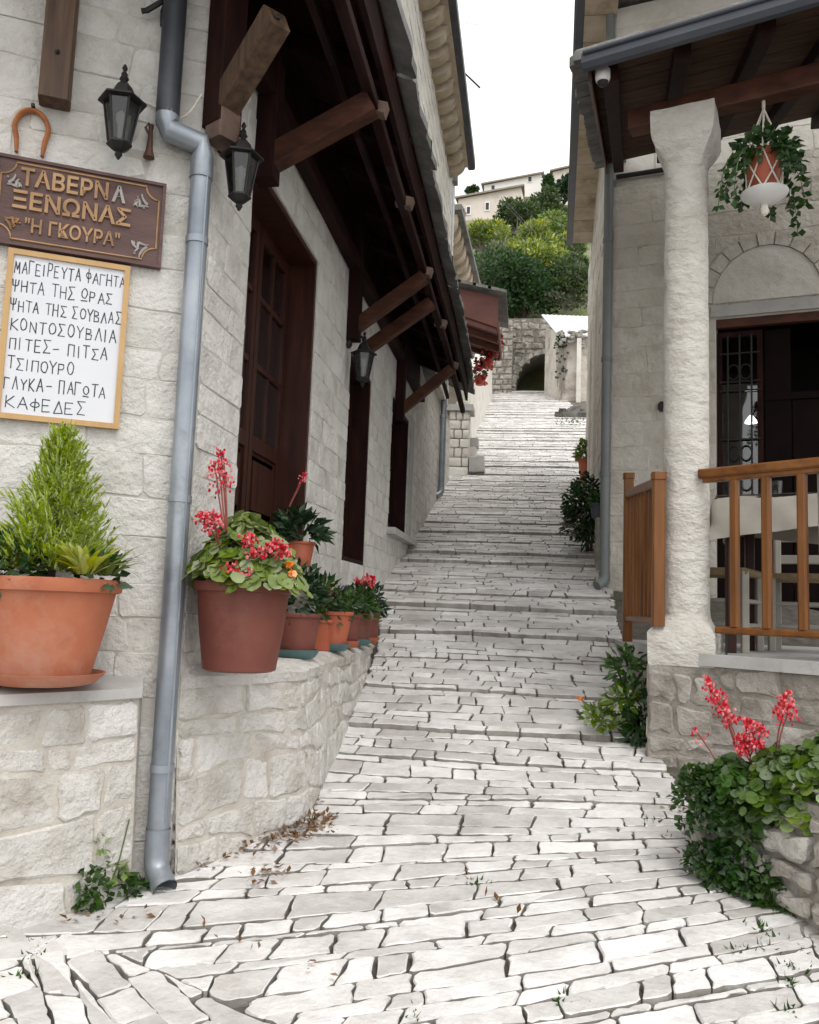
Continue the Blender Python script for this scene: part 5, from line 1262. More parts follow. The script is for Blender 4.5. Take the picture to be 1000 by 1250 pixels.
# ------------------------------------------------------------------ hanging basket
hb0 = Vector((1.84, 6.955, 0)); bk = thing('hanging_basket', 'terracotta pot of trailing ivy hung in white rope macrame', 'hanging plant', (hb0.x, hb0.y, 4.8))
pc = Vector((hb0.x, hb0.y, 4.97)); mb = MB(); mb.lathe(pc, [(.10, 0), (.125, .14), (.145, .27), (.158, .272), (.160, .33), (.14, .33), (.13, .2)], 28, bot=True); mb.build('pot', 'orange_pot', bk, smooth=35)
mb = MB(); mb.lathe(pc, [(.03, -.10), (.10, -.075), (.175, -.02), (.185, .0), (.165, .0), (.1, -.04)], 28, bot=True); mb.build('saucer', 'ceramic', bk, smooth=40)
mb = MB(); mb.blob(pc+Vector((0, 0, -.14)), (.035, .035, .055), 8, .1); mb.build('tassel', 'rope', bk)
mb = MB(); mb.tube([(hb0.x, hb0.y, 5.82), (hb0.x, hb0.y, 5.70)], .014, 6)
mb.build('rope_loop', 'rope', bk)
for k in range(6):
    a = 2*math.pi*k/6+.2; a2 = a+math.pi/6; a3 = a-math.pi/6; mb = MB()
    mb.tube([(hb0.x, hb0.y, 5.70), (hb0.x+.165*math.cos(a), hb0.y+.165*math.sin(a), 5.28), (hb0.x+.135*math.cos(a2), hb0.y+.135*math.sin(a2), 5.10), (hb0.x+.15*math.cos(a), hb0.y+.15*math.sin(a), 4.96)], .008, 5)
    mb.tube([(hb0.x+.165*math.cos(a), hb0.y+.165*math.sin(a), 5.28), (hb0.x+.135*math.cos(a3), hb0.y+.135*math.sin(a3), 5.10), (hb0.x+.15*math.cos(a), hb0.y+.15*math.sin(a), 4.96)], .008, 5)
    mb.build('rope', 'rope', bk)
R = random.Random(71)
leafy(bk, pc+Vector((0, 0, .35)), R, .25, .14, 260, .085, .07, 'leaf_ivy', zmin=-.5)
mb = MB(); st = MB()
for k in range(15):
    a = R.uniform(0, 6.283); L = R.uniform(.08, .32) if R.random() < .75 else .5; p = pc+Vector((math.cos(a)*.15, math.sin(a)*.15, .33)); pts = [p]; d = Vector((math.cos(a)*.9, math.sin(a)*.9, .3))
    for q in range(9):
        d = (d+Vector((0, 0, -.42))).normalized(); p = p+d*(L/9+.02); pts.append(p.copy())
        for z in range(3): mb.leaf(p, Vector((R.uniform(-1, 1), R.uniform(-1, 1), R.uniform(-.9, .2))), Vector((math.cos(a), math.sin(a), .3)), R.uniform(.05, .085), R.uniform(.04, .065))
    st.tube(pts, .004, 4)
mb.build('trailing_leaves', 'leaf_ivy', bk); st.build('vine_stem', 'stem_green', bk)

# ------------------------------------------------------------------ dry-stone planter and plants on the right
PP = Path([(.99, 5.72), (1.02, 5.36), (1.16, 5.12), (1.30, 4.96), (1.47, 4.62), (1.75, 4.2), (2.1, 3.7)])
pm0 = pathmap(PP, .10)
def pmR(u, z, d): return pm0(PP.L-u, z, -d) if False else pm0(u, z, d)
# the path runs towards the camera, so its outer side is the lane: flip the normal
def pm(u, z, d):
    p, n = PP.at(u); q = p-n*0+Vector((-n.x, -n.y, 0))*0
    nn = n if (Vector((0, 4.5, 0))-p).dot(n) > 0 else -n
    q = p+nn*(d-.12*z); return Vector((q.x, q.y, z))
pl = thing('stone_planter', 'low dry-stone planter wall of dark weathered rubble below the porch', 'planter', (1.4, 5, 0))
def pmf(u, z, d): return pm(PP.L-u, z, d)
stone_wall(pl, pmf, 0, PP.L, -.2, .64, 'base_stone', ch=(.09,.17), sl=(.16,.42), seed=81, gap=.014, jit=.03, bev=.025, top=.02, topj=.025, wave=.02, deep=.12, bulge=.015, seg=.1)
mb = MB(); n = 24
for i in range(n+1):
    u = PP.L*i/n; a = pmf(u, -.3, -.05); b = pmf(u, .60, -.05); p, nn = PP.at(PP.L-u); c = Vector((max(b.x+.7, 1.9), b.y+.9, .66))
    mb.v += [a, b, c]
mb.f = [f for i in range(n) for f in ((3*i, 3*i+1, 3*i+4, 3*i+3), (3*i+1, 3*i+2, 3*i+5, 3*i+4))]
mb.build('earth_fill', 'base_joint', pl)
R = random.Random(91)
for (pxx, pyy, s_) in ((868, 1012, .13), (878, 985, .09), (852, 990, .07), (862, 1040, .10)):
    p = RY(pxx, pyy, 5.55); mb = MB(); mb.blob(p, (s_*.7, s_*.7, s_), 7, .25, R); mb.build('loose_stone', 'base_stone', pl)
cb = thing('coral_bells', 'spreading coral bells plant with red flower spikes filling the planter', 'plant', (1.6, 5.4, .7))
def onpl(x, y, off=0): return RP(x, y, Vector((1.17+off, 5.17+off, 0)), Vector((-.55, -.83, 0)))
for (pxx, pyy, rx, rz, n_, lr) in ((900, 945, .16, .12, 110, .05), (930, 960, .17, .13, 120, .05), (975, 940, .17, .15, 130, .052), (985, 985, .15, .10, 90, .05), (960, 915, .12, .08, 50, .045), (880, 970, .11, .10, 60, .045), (1010, 950, .15, .15, 70, .05), (890, 940, .13, .12, 110, .045), (915, 985, .13, .10, 90, .045), (950, 975, .14, .10, 90, .05), (1000, 920, .14, .12, 90, .05), (940, 925, .12, .08, 70, .045)):
    c = onpl(pxx, pyy); round_leaves(cb, c-Vector((0, 0, .03)), R, rx, rz, int(n_*1.5), lr*.72, 'leaf_light' if pxx in (985, 1010) else 'leaf_herb' if pxx > 925 else 'leaf_mid', down=.10)
for (xb, yb, xt, yt) in ((905, 930, 862, 828), (905, 930, 872, 842), (905, 925, 884, 868), (918, 935, 903, 900), (925, 930, 915, 880), (930, 935, 925, 885), (915, 930, 925, 908), (915, 930, 905, 915), (945, 925, 962, 845), (948, 925, 966, 860), (890, 960, 845, 888)):
    flower_spike(cb, onpl(xb, yb), onpl(xt, yt, -.06), R, n=50 if xt > 850 else 12, spread=.055, fr=.42, br=.0075)
iv = thing('creeping_ivy', 'dark creeping ivy hanging down the planter wall onto the paving', 'ivy', (1.2, 5.1, .1))
for (pxx, pyy, rx, rz, n_) in ((845, 975, .12, .10, 110), (860, 1000, .10, .10, 80), (860, 1050, .12, .10, 120), (885, 1045, .11, .09, 100), (885, 1080, .12, .08, 130), (915, 1085, .13, .09, 130), (945, 1100, .12, .07, 110), (905, 1055, .10, .10, 80), (930, 1065, .08, .08, 50), (868, 960, .12, .10, 90), (895, 1000, .11, .10, 80), (838, 1010, .05, .05, 24), (850, 955, .10, .10, 90), (875, 985, .12, .10, 110), (905, 1020, .12, .09, 110), (875, 1065, .12, .09, 120), (930, 1085, .13, .08, 120), (900, 1100, .10, .06, 80), (960, 1110, .10, .05, 70)):
    p = RP(pxx, pyy, Vector((1.13, 5.12, 0)), Vector((-.62, -.78, 0))); leafy(iv, p, R, rx*.85, rz, int(n_*1.3), .05, .042, 'leaf_ivy' if R.random() < .45 else 'leaf_mid', ry=rx*.7)
mg = GR(755, 905); t = thing('marigold_plant', 'leafy marigold in a small black pot against the porch corner', 'potted plant', mg)
pcx = GR(768, 898); top = pot(t, Vector((pcx.x+.02, pcx.y+.05, g(pcx.y)+.0)), .085, .065, .20, 'black_plastic')
for (pxx, pyy, rx, rz, n_, m) in ((765, 815, .13, .15, 120, 'leaf_mid'), (775, 850, .12, .15, 110, 'leaf_mid'), (760, 855, .13, .13, 90, 'leaf_light'), (730, 878, .12, .08, 60, 'leaf_light'), (745, 885, .10, .08, 60, 'leaf_light'), (780, 885, .09, .12, 90, 'leaf_ivy'), (775, 905, .07, .08, 60, 'leaf_ivy')):
    leafy(t, RY(pxx, pyy, 7.35), R, rx, rz, n_, .11, .045, m, shell=.2)
fl = RY(708, 853, 7.25); mb = MB()
for k in range(26):
    a = R.uniform(0, 6.28); mb.leaf(fl, Vector((math.cos(a), math.sin(a), R.uniform(0, .8))), Vector((0, 0, 1)), .042, .02)
mb.blob(fl, .018); mb.build('marigold_flower', 'petal_orange', t)
mb = MB(); mb.tube([fl, lerp(fl, RY(745, 890, 7.35), .5)+Vector((0, 0, .03)), RY(745, 890, 7.35)], .006, 5)
for k in range(9):
    p0 = Vector((pcx.x+.02, pcx.y+.05, g(pcx.y)+.17)); p1 = RY(R.uniform(735, 785), R.uniform(810, 880), 7.35); mb.tube([p0, lerp(p0, p1, .5)+Vector((0, 0, .04)), p1], .006, 4)
mb.build('stem', 'stem_green', t)
# dark shrub and pots further up the right side
c = Vector((.97, 14.1, g(14.1))); t = thing('bushy_shrub', 'rounded dark green shrub growing against the right-hand house', 'shrub', c)
for (dx, dy, dz, rx, rz, n_, m) in ((0, 0, .55, .36, .42, 900, 'leaf_dark'), (-.16, -.1, .75, .26, .34, 420, 'leaf_ivy'), (.05, -.2, .22, .26, .24, 380, 'leaf_ivy'), (-.05, .2, 1.0, .22, .3, 260, 'leaf_dark'), (-.22, -.15, .35, .22, .22, 220, 'leaf_grey')):
    leafy(t, c+Vector((dx, dy, dz)), R, rx, rz, n_, .10, .05, m)
mb = MB()
for k in range(7): mb.tube([c+Vector((R.uniform(-.08, .08), R.uniform(-.08, .08), 0)), c+Vector((R.uniform(-.3, .25), R.uniform(-.2, .2), R.uniform(.6, 1.2)))], [.02, .006], 5)
mb.build('stem', 'bark', t)
c = GR(720, 590); c = Vector((1.30, 19.6, g(19.6))); t = thing('wall_pot', 'orange pot with light green leaves on a wall ledge up the lane', 'potted plant', c)
top = pot(t, c+Vector((0, 0, .16)), .20, .14, .55, 'orange_pot'); leafy(t, top+Vector((0, 0, .12)), R, .26, .3, 220, .16, .11, 'leaf_light')
mb = MB(); mb.box((c.x-.25, c.y-.28, c.z-.3), (c.x+.3, c.y+.28, c.z+.16)); mb.build('stand_block', 'old_stone', t)
c = Vector((1.02, 13.0, g(13.0))); t = thing('grey_planter', 'small grey plastic planter with sprouts behind the downpipe', 'potted plant', c)
top = pot(t, c+Vector((0, 0, .72)), .10, .08, .22, 'gutter_grey'); leafy(t, top+Vector((0, 0, .05)), R, .11, .14, 60, .09, .05, 'leaf_mid')
mb = MB(); mb.box((c.x-.02, c.y-.15, c.z-.1), (c.x+.14, c.y+.15, c.z+.722)); mb.build('stand_block', 'old_stone', t)

# ------------------------------------------------------------------ left side further up: gate pier, porch roof, garden wall, second house
gp = thing('gate_pier', 'squared stone gate pier with capping slab beside the lane', 'pier', (-1.8, 21.7, 4.9))
R = random.Random(101); zb = 4.85
k = 0
while zb < 6.5:
    h_ = .24; cuts = [-2.05, -2.05+R.uniform(.2, .36), -1.53] if k % 2 else [-2.05, -1.88+R.uniform(-.04, .04), -1.70, -1.53]
    if k == 0: cuts = [-2.05, -1.53]
    for a, b in zip(cuts, cuts[1:]):
        mb = MB(); stone_piece(mb, [(a, zb), (b, zb), (b, zb+h_), (a, zb+h_)], lambda u, z, d: Vector((u, 21.5-d, z)), R, gap=.010, jit=.008, bev=.015, top=.02, deep=.10, seg=.2); mb.build('stone', 'plaster', gp, smooth=38)
    zb += h_; k += 1
mb = MB(); mb.box((-2.04, 21.56, 4.6), (-1.54, 22.1, zb)); mb.build('core', 'joint', gp)
mb = MB(); mb.box((-2.12, 21.42, zb+.002), (-1.44, 22.2, zb+.16)); mb.build('cap_slab', 'cement', gp)
mb = MB(); mb.lathe((-1.76, 21.8, zb+.163), [(.16, 0), (.16, .12), (.11, .16), (.10, .9), (.12, 1.8)], 16, top=True, bot=True); mb.build('slender_column', 'plaster', gp, smooth=40)
p2 = thing('stepped_pier', 'lower stepped stone pier with a dark block at its foot', 'pier', (-1.4, 22, 5))
for i, (z0_, z1_, x1_) in enumerate(((4.9, 5.35, -1.36), (5.36, 5.75, -1.38), (5.76, 5.98, -1.34))):
    mb = MB(); mb.box((-1.60, 22.2, z0_), (x1_, 22.7, z1_)); mb.build('stone', 'plaster' if i < 2 else 'cement', p2)
mb = MB(); mb.beam((-1.50, 21.75, 5.17), (-1.13, 21.75, 5.20), .4, .42, c=.03); tag(mb.build('foot_block', 'cement', p2), 'dark cement block at the pier foot')
gw = thing('garden_wall', 'long white rendered garden wall rising along the lane', 'wall', (-2, 30, 7))
mb = MB(); n = 30
for i in range(n+1):
    y = lerp(22.7, 42.5, i/n); zt = g(y)+lerp(2.55, 2.3, i/n)+.05*math.sin(y*1.3); x = -1.75+.05*math.sin(y)-.1*(i/n)
    if y > 37: zt -= (y-37)*.30
    mb.v += [Vector((x, y, g(y)-.3)), Vector((x-.04, y, zt)), Vector((x-.5, y, zt)), Vector((x-.5, y, g(y)-.3))]
mb.f = [(4*i+k, 4*i+(k+1) % 4, 4*i+4+(k+1) % 4, 4*i+4+k) for i in range(n) for k in range(4)]+[(3, 2, 1, 0), (4*n, 4*n+1, 4*n+2, 4*n+3)]
mb.build('wall', 'plaster', gw, smooth=30)
pr = thing('entrance_canopy', 'small red-brown timber canopy with slab roof over the gate', 'canopy', (-1.6, 22, 8.5))
c4 = [RY(x, y, 21.2) for x, y in ((566, 372), (606, 372), (612, 413), (590, 410))]
mb = MB(); mb.hexa([(-2.2, 20.9, 9.0), (-.82, 20.9, 8.52), (-.82, 23.4, 8.52), (-2.2, 23.4, 9.0), (-2.2, 20.9, 9.05), (-.82, 20.9, 8.57), (-.82, 23.4, 8.57), (-2.2, 23.4, 9.05)]); mb.build('soffit_board', 'red_fascia', pr)
for k in range(4):
    y = 20.95+k*.78; mb = MB(); mb.beam((-2.1, y, 8.86), (-.86, y, 8.43), .12, .14); mb.build('rafter', 'red_fascia', pr)
mb = MB(); mb.beam((-.84, 20.85, 8.56), (-.84, 23.45, 8.56), .05, .22); mb.build('fascia', 'red_fascia', pr)
mb = MB(); mb.hexa([(-2.2, 20.86, 8.98), (-.85, 20.86, 8.50), (-.85, 20.90, 8.50), (-2.2, 20.90, 8.98), (-2.2, 20.86, 9.6), (-.85, 20.86, 9.3), (-.85, 20.90, 9.3), (-2.2, 20.90, 9.6)]); mb.build('gable_board', 'red_fascia', pr)
for k in range(4):
    x0_ = -2.25+k*.38; mb = MB(); z_ = 9.72-k*.09; mb.hexa([(x0_, 20.7, z_), (x0_+.46, 20.7, z_-.10), (x0_+.46, 23.5, z_-.10), (x0_, 23.5, z_), (x0_, 20.7, z_+.08), (x0_+.46, 20.7, z_-.03), (x0_+.46, 23.5, z_-.03), (x0_, 23.5, z_+.08)]); mb.build('roof_slab', 'slab_grey', pr)
for (pxx, pyy, lab) in ((596, 438, 'red flowers in a pot hanging on the garden wall end'), (604, 425, 'trailing red flowers hanging beneath the entrance canopy'), (586, 458, 'red flower pot set on the garden wall top')):
    c = RY(pxx, pyy, 23.2); t = thing('flower_basket', lab, 'hanging plant', c); tp = pot(t, c-Vector((0, 0, .28)), .15, .11, .25, 'orange_pot')
    leafy(t, c+Vector((0, 0, .1)), R, .20, .35, 90, .12, .08, 'leaf_mid'); mb = MB()
    for k in range(46): mb.blob(c+Vector((R.uniform(-.2, .2), R.uniform(-.2, .2), R.uniform(-.25, .5))), .05, 5, .2, R)
    mb.build('blossom', 'petal_red', t)
    if pyy < 450:
        mb = MB(); mb.tube([c, Vector((c.x, c.y, 8.5))], .01, 4); mb.build('wire', 'iron', t)
h2 = thing('stone_house', 'small old stone house with arched corbel eave above the garden wall', 'house', (-3, 25, 6))
def H2(y, off, z): return Vector((-2.8+.037*y+off, y, z))
mb = MB(); mb.hexa([H2(21.6, -4, 5), H2(21.6, -.5, 5), H2(27.6, -.5, 5), H2(27.6, -4, 5), H2(21.6, -4, 11.85), H2(21.6, -.5, 11.85), H2(27.6, -.5, 11.85), H2(27.6, -4, 11.85)]); mb.build('wall', 'sand_stone', h2)
for k in range(9):
    y = 21.8+k*.66; mb = MB(); prof = [(-.505, 11.25)]+[(-.45+.42*math.sin(math.pi/2*i/6), 11.72-.36*math.cos(math.pi/2*i/6)) for i in range(7)]+[(-.02, 11.86), (-.505, 11.86)]; m_ = len(prof)
    mb.add([H2(y-.17, x, z) for x, z in prof]+[H2(y+.17, x, z) for x, z in prof], [tuple(range(m_)), tuple(range(2*m_-1, m_-1, -1))]+[(i, i+m_, (i+1) % m_+m_, (i+1) % m_) for i in range(m_)]); mb.build('corbel', 'sand_stone', h2)
for k in range(3):
    o_ = k*.22; za = 11.87+k*.17; mb = MB(); mb.hexa([H2(21.4+o_, -4, za), H2(21.4+o_, .12-o_, za), H2(27.8, .12-o_, za), H2(27.8, -4, za), H2(21.4+o_, -4, za+.15), H2(21.4+o_, .12-o_, za+.15), H2(27.8, .12-o_, za+.15), H2(27.8, -4, za+.15)]); mb.build('roof_slab', 'slab_grey', h2)

# ------------------------------------------------------------------ head of the lane: arch wall, shed, rubble
aw = thing('arch_wall', 'rough stone retaining wall with a dark vaulted archway at the lane head', 'wall', (0, 44, 12.8))
def AW(u, z, d): return Vector((u, 44-d, z))
ac, ar, az = .80, 1.55, 13.25
mb = MB(); Rr = 10
out = []
for i in range(Rr+1):
    a = math.pi*i/Rr; out.append((ac-ar*math.cos(a), az+ar*math.sin(a)))
ring = [(ac-ar, 12.3)]+out+[(ac+ar, 12.3)]
bx = [(-4.5, 12.3), (-4.5, 16.7), (4.5, 16.7), (4.5, 12.3)]
# front face as strips around the opening
def q4(a, b, c, d): mb.add([AW(*a, 0), AW(*b, 0), AW(*c, 0), AW(*d, 0)], [(0, 1, 2, 3)])
q4((-4.5, 12.3), (ac-ar, 12.3), (ac-ar, 16.7), (-4.5, 16.7)); q4((ac+ar, 12.3), (4.5, 12.3), (4.5, 16.7), (ac+ar, 16.7))
for p, q in zip(out, out[1:]): q4(p, q, (q[0], 16.7), (p[0], 16.7))
mb.add([AW(-4.5, 16.7, 0), AW(4.5, 16.7, 0), AW(4.5, 16.7, -3), AW(-4.5, 16.7, -3)], [(0, 1, 2, 3)])
for p, q in zip(ring, ring[1:]): mb.add([AW(*p, 0), AW(*q, 0), AW(*q, -3), AW(*p, -3)], [(3, 2, 1, 0)])
mb.add([AW(ac-ar-.1, 12.2, -3), AW(ac+ar+.1, 12.2, -3), AW(ac+ar+.1, 15, -3), AW(ac-ar-.1, 15, -3)], [(0, 1, 2, 3)])
mb.build('wall', 'old_joint', aw)
R = random.Random(111); joined = MB()
stone_wall(aw, AW, -4.5, 4.5, 12.4, 16.7, 'old_stone', holes=((ac-ar, ac+ar, 12.3, az+.2), (ac-ar*.92, ac+ar*.92, az+.2, az+.6), (ac-ar*.8, ac+ar*.8, az+.6, az+1.0), (ac-ar*.55, ac+ar*.55, az+1.0, az+ar)), ch=(.22,.42), sl=(.3,.75), seed=112, gap=.02, jit=.05, bev=.05, top=.03, topj=.04, joined=joined, see=False, wave=.05, deep=.05)
joined.build('rubble_facing', 'old_stone', aw, kind='stuff')
for i in range(11):
    a0, a1 = math.pi*i/11, math.pi*(i+1)/11-.03; mb = MB(); P = []
    for d in (.05, -.3):
        for r_, a in ((ar, a0), (ar+.24, a0), (ar+.24, a1), (ar, a1)): P.append(AW(ac-r_*math.cos(a), az+r_*math.sin(a), d))
    mb.add(P, [(0, 1, 2, 3), (7, 6, 5, 4)]+[(k, (k+1) % 4+0, 4+(k+1) % 4, 4+k) for k in range(4)]); mb.build('arch_stone', 'old_stone', aw)
pb = thing('buttress', 'square old stone buttress standing beside the dark archway', 'buttress', (-1.4, 43, 12.5)); jm = MB()
stone_wall(pb, lambda u, z, d: Vector((u, 42.9-d, z)), -2.1, -.95, 12.2, 16.2, 'old_stone', ch=(.25,.4), sl=(.3,.6), seed=115, gap=.02, jit=.03, bev=.04, top=.02, joined=jm, see=False)
jm.build('rubble_facing', 'old_stone', pb, kind='stuff'); mb = MB(); mb.box((-2.09, 42.92, 12), (-.96, 43.96, 16.15)); mb.build('core', 'old_joint', pb)
sh = thing('stone_shed', 'small crumbling stone shed with a corrugated tin roof by the lane', 'shed', (1.5, 40, 11.2))
mb = MB(); mb.hexa([(.66, 42.0, 10.9), (1.29, 39.3, 10.6), (3.2, 39.3, 10.6), (3.2, 42.5, 10.9), (.66, 42.0, 15.6), (1.29, 39.3, 14.3), (3.2, 39.3, 14.25), (3.2, 42.5, 15.5)]); mb.build('wall', 'old_plaster', sh)
mb = MB(); n = 30; a, b, c, d = RY(661, 384, 42.2), RY(683, 411, 39.1), RY(740, 409, 39.1), RY(740, 387, 42.2)
for i in range(n+1):
    q = i/n; zz = .03*(i % 2); p = lerp(a, d, q)+Vector((0, 0, zz)); r_ = lerp(b, c, q)+Vector((0, 0, zz)); mb.v += [p, r_, p-Vector((0, 0, .05)), r_-Vector((0, 0, .05))]
mb.f = [f for i in range(n) for f in ((4*i, 4*i+1, 4*i+5, 4*i+4), (4*i+6, 4*i+7, 4*i+3, 4*i+2), (4*i+1, 4*i+3, 4*i+7, 4*i+5))]+[(0, 2, 3, 1)]
mb.build('tin_roof', 'tin', sh)
for i in range(26):
    p = RY(R.uniform(682, 715), R.uniform(406, 424) if i > 8 else R.uniform(404, 410), 39.0); mb = MB(); mb.blob(p, (R.uniform(.08, .18), .10, R.uniform(.05, .11)), 6, .3, R); mb.build('coping_stone', 'old_stone', sh)
mb = MB(); mb.box((2.05, 38.9, 10.9), (2.25, 39.29, 14.0)); mb.build('door_jamb', 'plaster', sh)
dv = thing('creeper', 'dry creeper strands clinging to the shed corner', 'creeper', (1.35, 39.2, 12)); mb = MB(); lf = MB()
for k in range(16):
    x = R.uniform(680, 690); pts = []
    for q in range(10): pts.append(RY(x+R.uniform(-2, 2), lerp(412, R.uniform(445, 490) if q > 4 else 440, q/9), 39.15))
    mb.tube(pts, .02, 4)
    for p in pts[:7]: lf.leaf(p, rnd_dir(R), Vector((0, -1, 0)), .16, .12)
mb.build('stem', 'twig', dv); lf.build('foliage', 'leaf_dark', dv)
for i, (pxx, pyy, s_, lab) in enumerate(((690, 508, .26, 'dark boulder lying below the shed corner'), (700, 500, .36, 'large grey boulder leaning on the right-hand wall end'), (709, 508, .28, 'rough boulder half hidden by the right-hand wall'), (682, 497, .16, 'small pale rock at the foot of the shed'))):
    p = RY(pxx, pyy, 33.5); p.z = g(p.y)+s_*.75; mb = MB(); mb.blob(Vector((0, 0, -s_*.4)), (s_*1.2, s_, s_*.95), 6, .28, R)
    for v in mb.v: v += p
    tag(mb.build('boulder', 'dark_rock', None), lab, 'rock', 'rocks beside the shed')
mb = MB()
for k in range(120):
    p = GR(R.uniform(680, 712), R.uniform(505, 522)); p = Vector((p.x, p.y, g(p.y)+R.uniform(.02, .1))); mb.leaf(p, rnd_dir(R, 0), Vector((0, 0, 1)), .13, .05)
tag(mb.build('dry_grass', 'leaf_grey', None), 'dry straw-coloured grass below the boulders', 'grass', kind='stuff')

# ------------------------------------------------------------------ hillside, shrubs, houses, cables
HY = [43.9, 47.1, 60, 80, 125, 170]; HZ = [10, 16.6, 25.0, 37.0, 60.5, 66]
mb = MB(); nx_ = 40
for y in [43.9+0*1]+[47.1+3.2*i for i in range(40)]:
    for i in range(nx_+1):
        x = lerp(-70, 70, i/nx_); z = interp(HY, HZ, y)+(1.2*noise.noise(Vector((x*.12, y*.12, 3))) if y > 48 else 0)+.03*x; mb.v.append(Vector((x, y+ (2 if y < 47 else 0), z)))
ny_ = len(mb.v)//(nx_+1); mb.f = [(j*(nx_+1)+i, j*(nx_+1)+i+1, (j+1)*(nx_+1)+i+1, (j+1)*(nx_+1)+i) for j in range(ny_-1) for i in range(nx_)]
tag(mb.build('hillside', 'hill', None, smooth=60), 'green scrub-covered hillside rising behind the lane', kind='structure')
def shrub(label, pxx, pyy, Y, rx, rz, n_, m, L=.34, W=.2, nlob=7, name='hill_shrub', twigs=10, tm='twig', seed=0, m2=None):
    R = random.Random(200+seed); c = RY(pxx, pyy, Y); s_ = Y/1050; rx *= s_; rz *= s_; t = thing(name, label, 'shrub', c-Vector((0, 0, rz)))
    mb = MB(); mb2 = MB()
    lobes = [(Vector((R.uniform(-.62, .62)*rx, R.uniform(-.5, .5)*rx, R.uniform(-.6, .62)*rz)), R.uniform(.34, .6)) for _ in range(nlob)]
    for i in range(n_):
        o, q = lobes[i % nlob]; v = rnd_dir(R, -.6); r_ = R.random()**.35
        p = c+o+Vector((v.x*rx*q*r_, v.y*rx*q*r_, v.z*rz*q*r_)); d = v+Vector((R.uniform(-.7, .7), R.uniform(-.7, .7), R.uniform(-.3, .8)))
        (mb2 if m2 and v.z > .25 and R.random() < .55 else mb).leaf(p, d, v+Vector((R.uniform(-.7, .7), R.uniform(-.7, .7), .5)), L*R.uniform(.6, 1.2), W*R.uniform(.6, 1.2))
    mb.build('foliage', m, t)
    if mb2.v: mb2.build('blossom', m2, t)
    st = MB(); base = c-Vector((0, 0, rz*1.05))
    for k in range(twigs):
        e = c+lobes[k % nlob][0]*1.5+Vector((R.uniform(-.3, .3)*rx, R.uniform(-.3, .3)*rx, R.uniform(.0, .5)*rz)); st.tube([base, lerp(base, e, .5)+Vector((R.uniform(-.2, .2), 0, .2)), e], [.09, .05, .02], 4)
    st.build('branch', tm, t)
shrub('broad dark evergreen tree spreading over the stone archway', 640, 350, 48, 62, 46, 6500, 'leaf_ivy', .30, .18, 13, 'evergreen_tree', 12, 'bark', 1)
shrub('mid-green leafy bush leaning out beside the right-hand eave', 695, 335, 48.5, 30, 34, 2600, 'leaf_scrub', .30, .18, 7, seed=2)
shrub('grey-green twiggy bush with bare branches behind the small roofs', 595, 325, 50, 34, 36, 2200, 'leaf_grey', .26, .10, 8, twigs=46, seed=3)
shrub('yellow flowering broom below the cream hill house', 590, 288, 54, 34, 22, 2600, 'leaf_hill', .32, .12, 8, seed=4, m2='leaf_broom')
shrub('yellow and green broom in the middle of the slope', 642, 300, 53, 36, 24, 2800, 'leaf_hill', .32, .12, 8, seed=5, m2='leaf_broom')
shrub('broom with yellow tips hanging low above the tin roof', 662, 328, 49.5, 24, 24, 1500, 'leaf_scrub', .28, .12, 6, seed=6, m2='leaf_broom')
shrub('light green broom beside the right-hand eave', 692, 300, 55, 26, 20, 1600, 'leaf_hill', .32, .13, 6, seed=7, m2='leaf_broom')
shrub('round dark green bush in front of the hill houses', 632, 262, 68, 34, 24, 2600, 'leaf_scrub', .36, .24, 8, seed=8)
shrub('dense green bush on the upper slope beside the cream gable', 668, 258, 72, 28, 24, 2000, 'leaf_scrub', .38, .25, 7, seed=9)
shrub('dark tree beside the pale hilltop house wall', 700, 228, 92, 20, 22, 1400, 'leaf_dark', .5, .3, 6, 'hill_tree', seed=10)
shrub('small dark tree between the two hilltop houses', 668, 222, 100, 10, 9, 600, 'leaf_ivy', .5, .3, 4, 'hill_tree', seed=11)
shrub('green bush on the slope under the right hill house', 698, 268, 74, 18, 28, 1500, 'leaf_ivy', .38, .25, 6, seed=12)
shrub('shadowed undergrowth beside the square buttress', 600, 395, 47.5, 24, 30, 1800, 'leaf_dark', .28, .16, 6, seed=13)
shrub('sparse scrub hanging over the stone wall top', 690, 368, 47, 26, 12, 900, 'leaf_grey', .22, .12, 6, seed=14)
shrub('yellow-green scrub filling the slope above the archway', 655, 312, 50.5, 46, 26, 2600, 'leaf_hill', .30, .14, 10, seed=20, m2='leaf_broom')
shrub('low green scrub spilling over the retaining wall by the shed roof', 698, 352, 47.6, 30, 22, 1500, 'leaf_scrub', .26, .15, 7, seed=21)
shrub('leafy green thicket on the slope beside the right-hand eave', 702, 322, 52, 26, 26, 1500, 'leaf_scrub', .30, .16, 6, seed=22)
shrub('pale green thicket at mid slope under the round bush', 660, 282, 62, 40, 16, 1800, 'leaf_hill', .36, .2, 8, seed=23)
shrub('bright green thicket under the cream house gable', 612, 300, 57, 30, 18, 1500, 'leaf_hill', .32, .15, 7, seed=24, m2='leaf_broom')
shrub('small tuft of leaves behind the hopper head', 558, 268, 24, 8, 18, 220, 'leaf_scrub', .12, .08, 3, seed=15)
shrub('distant bush on the skyline beyond the cream house', 575, 232, 128, 8, 5, 300, 'leaf_ivy', .7, .4, 3, seed=16)
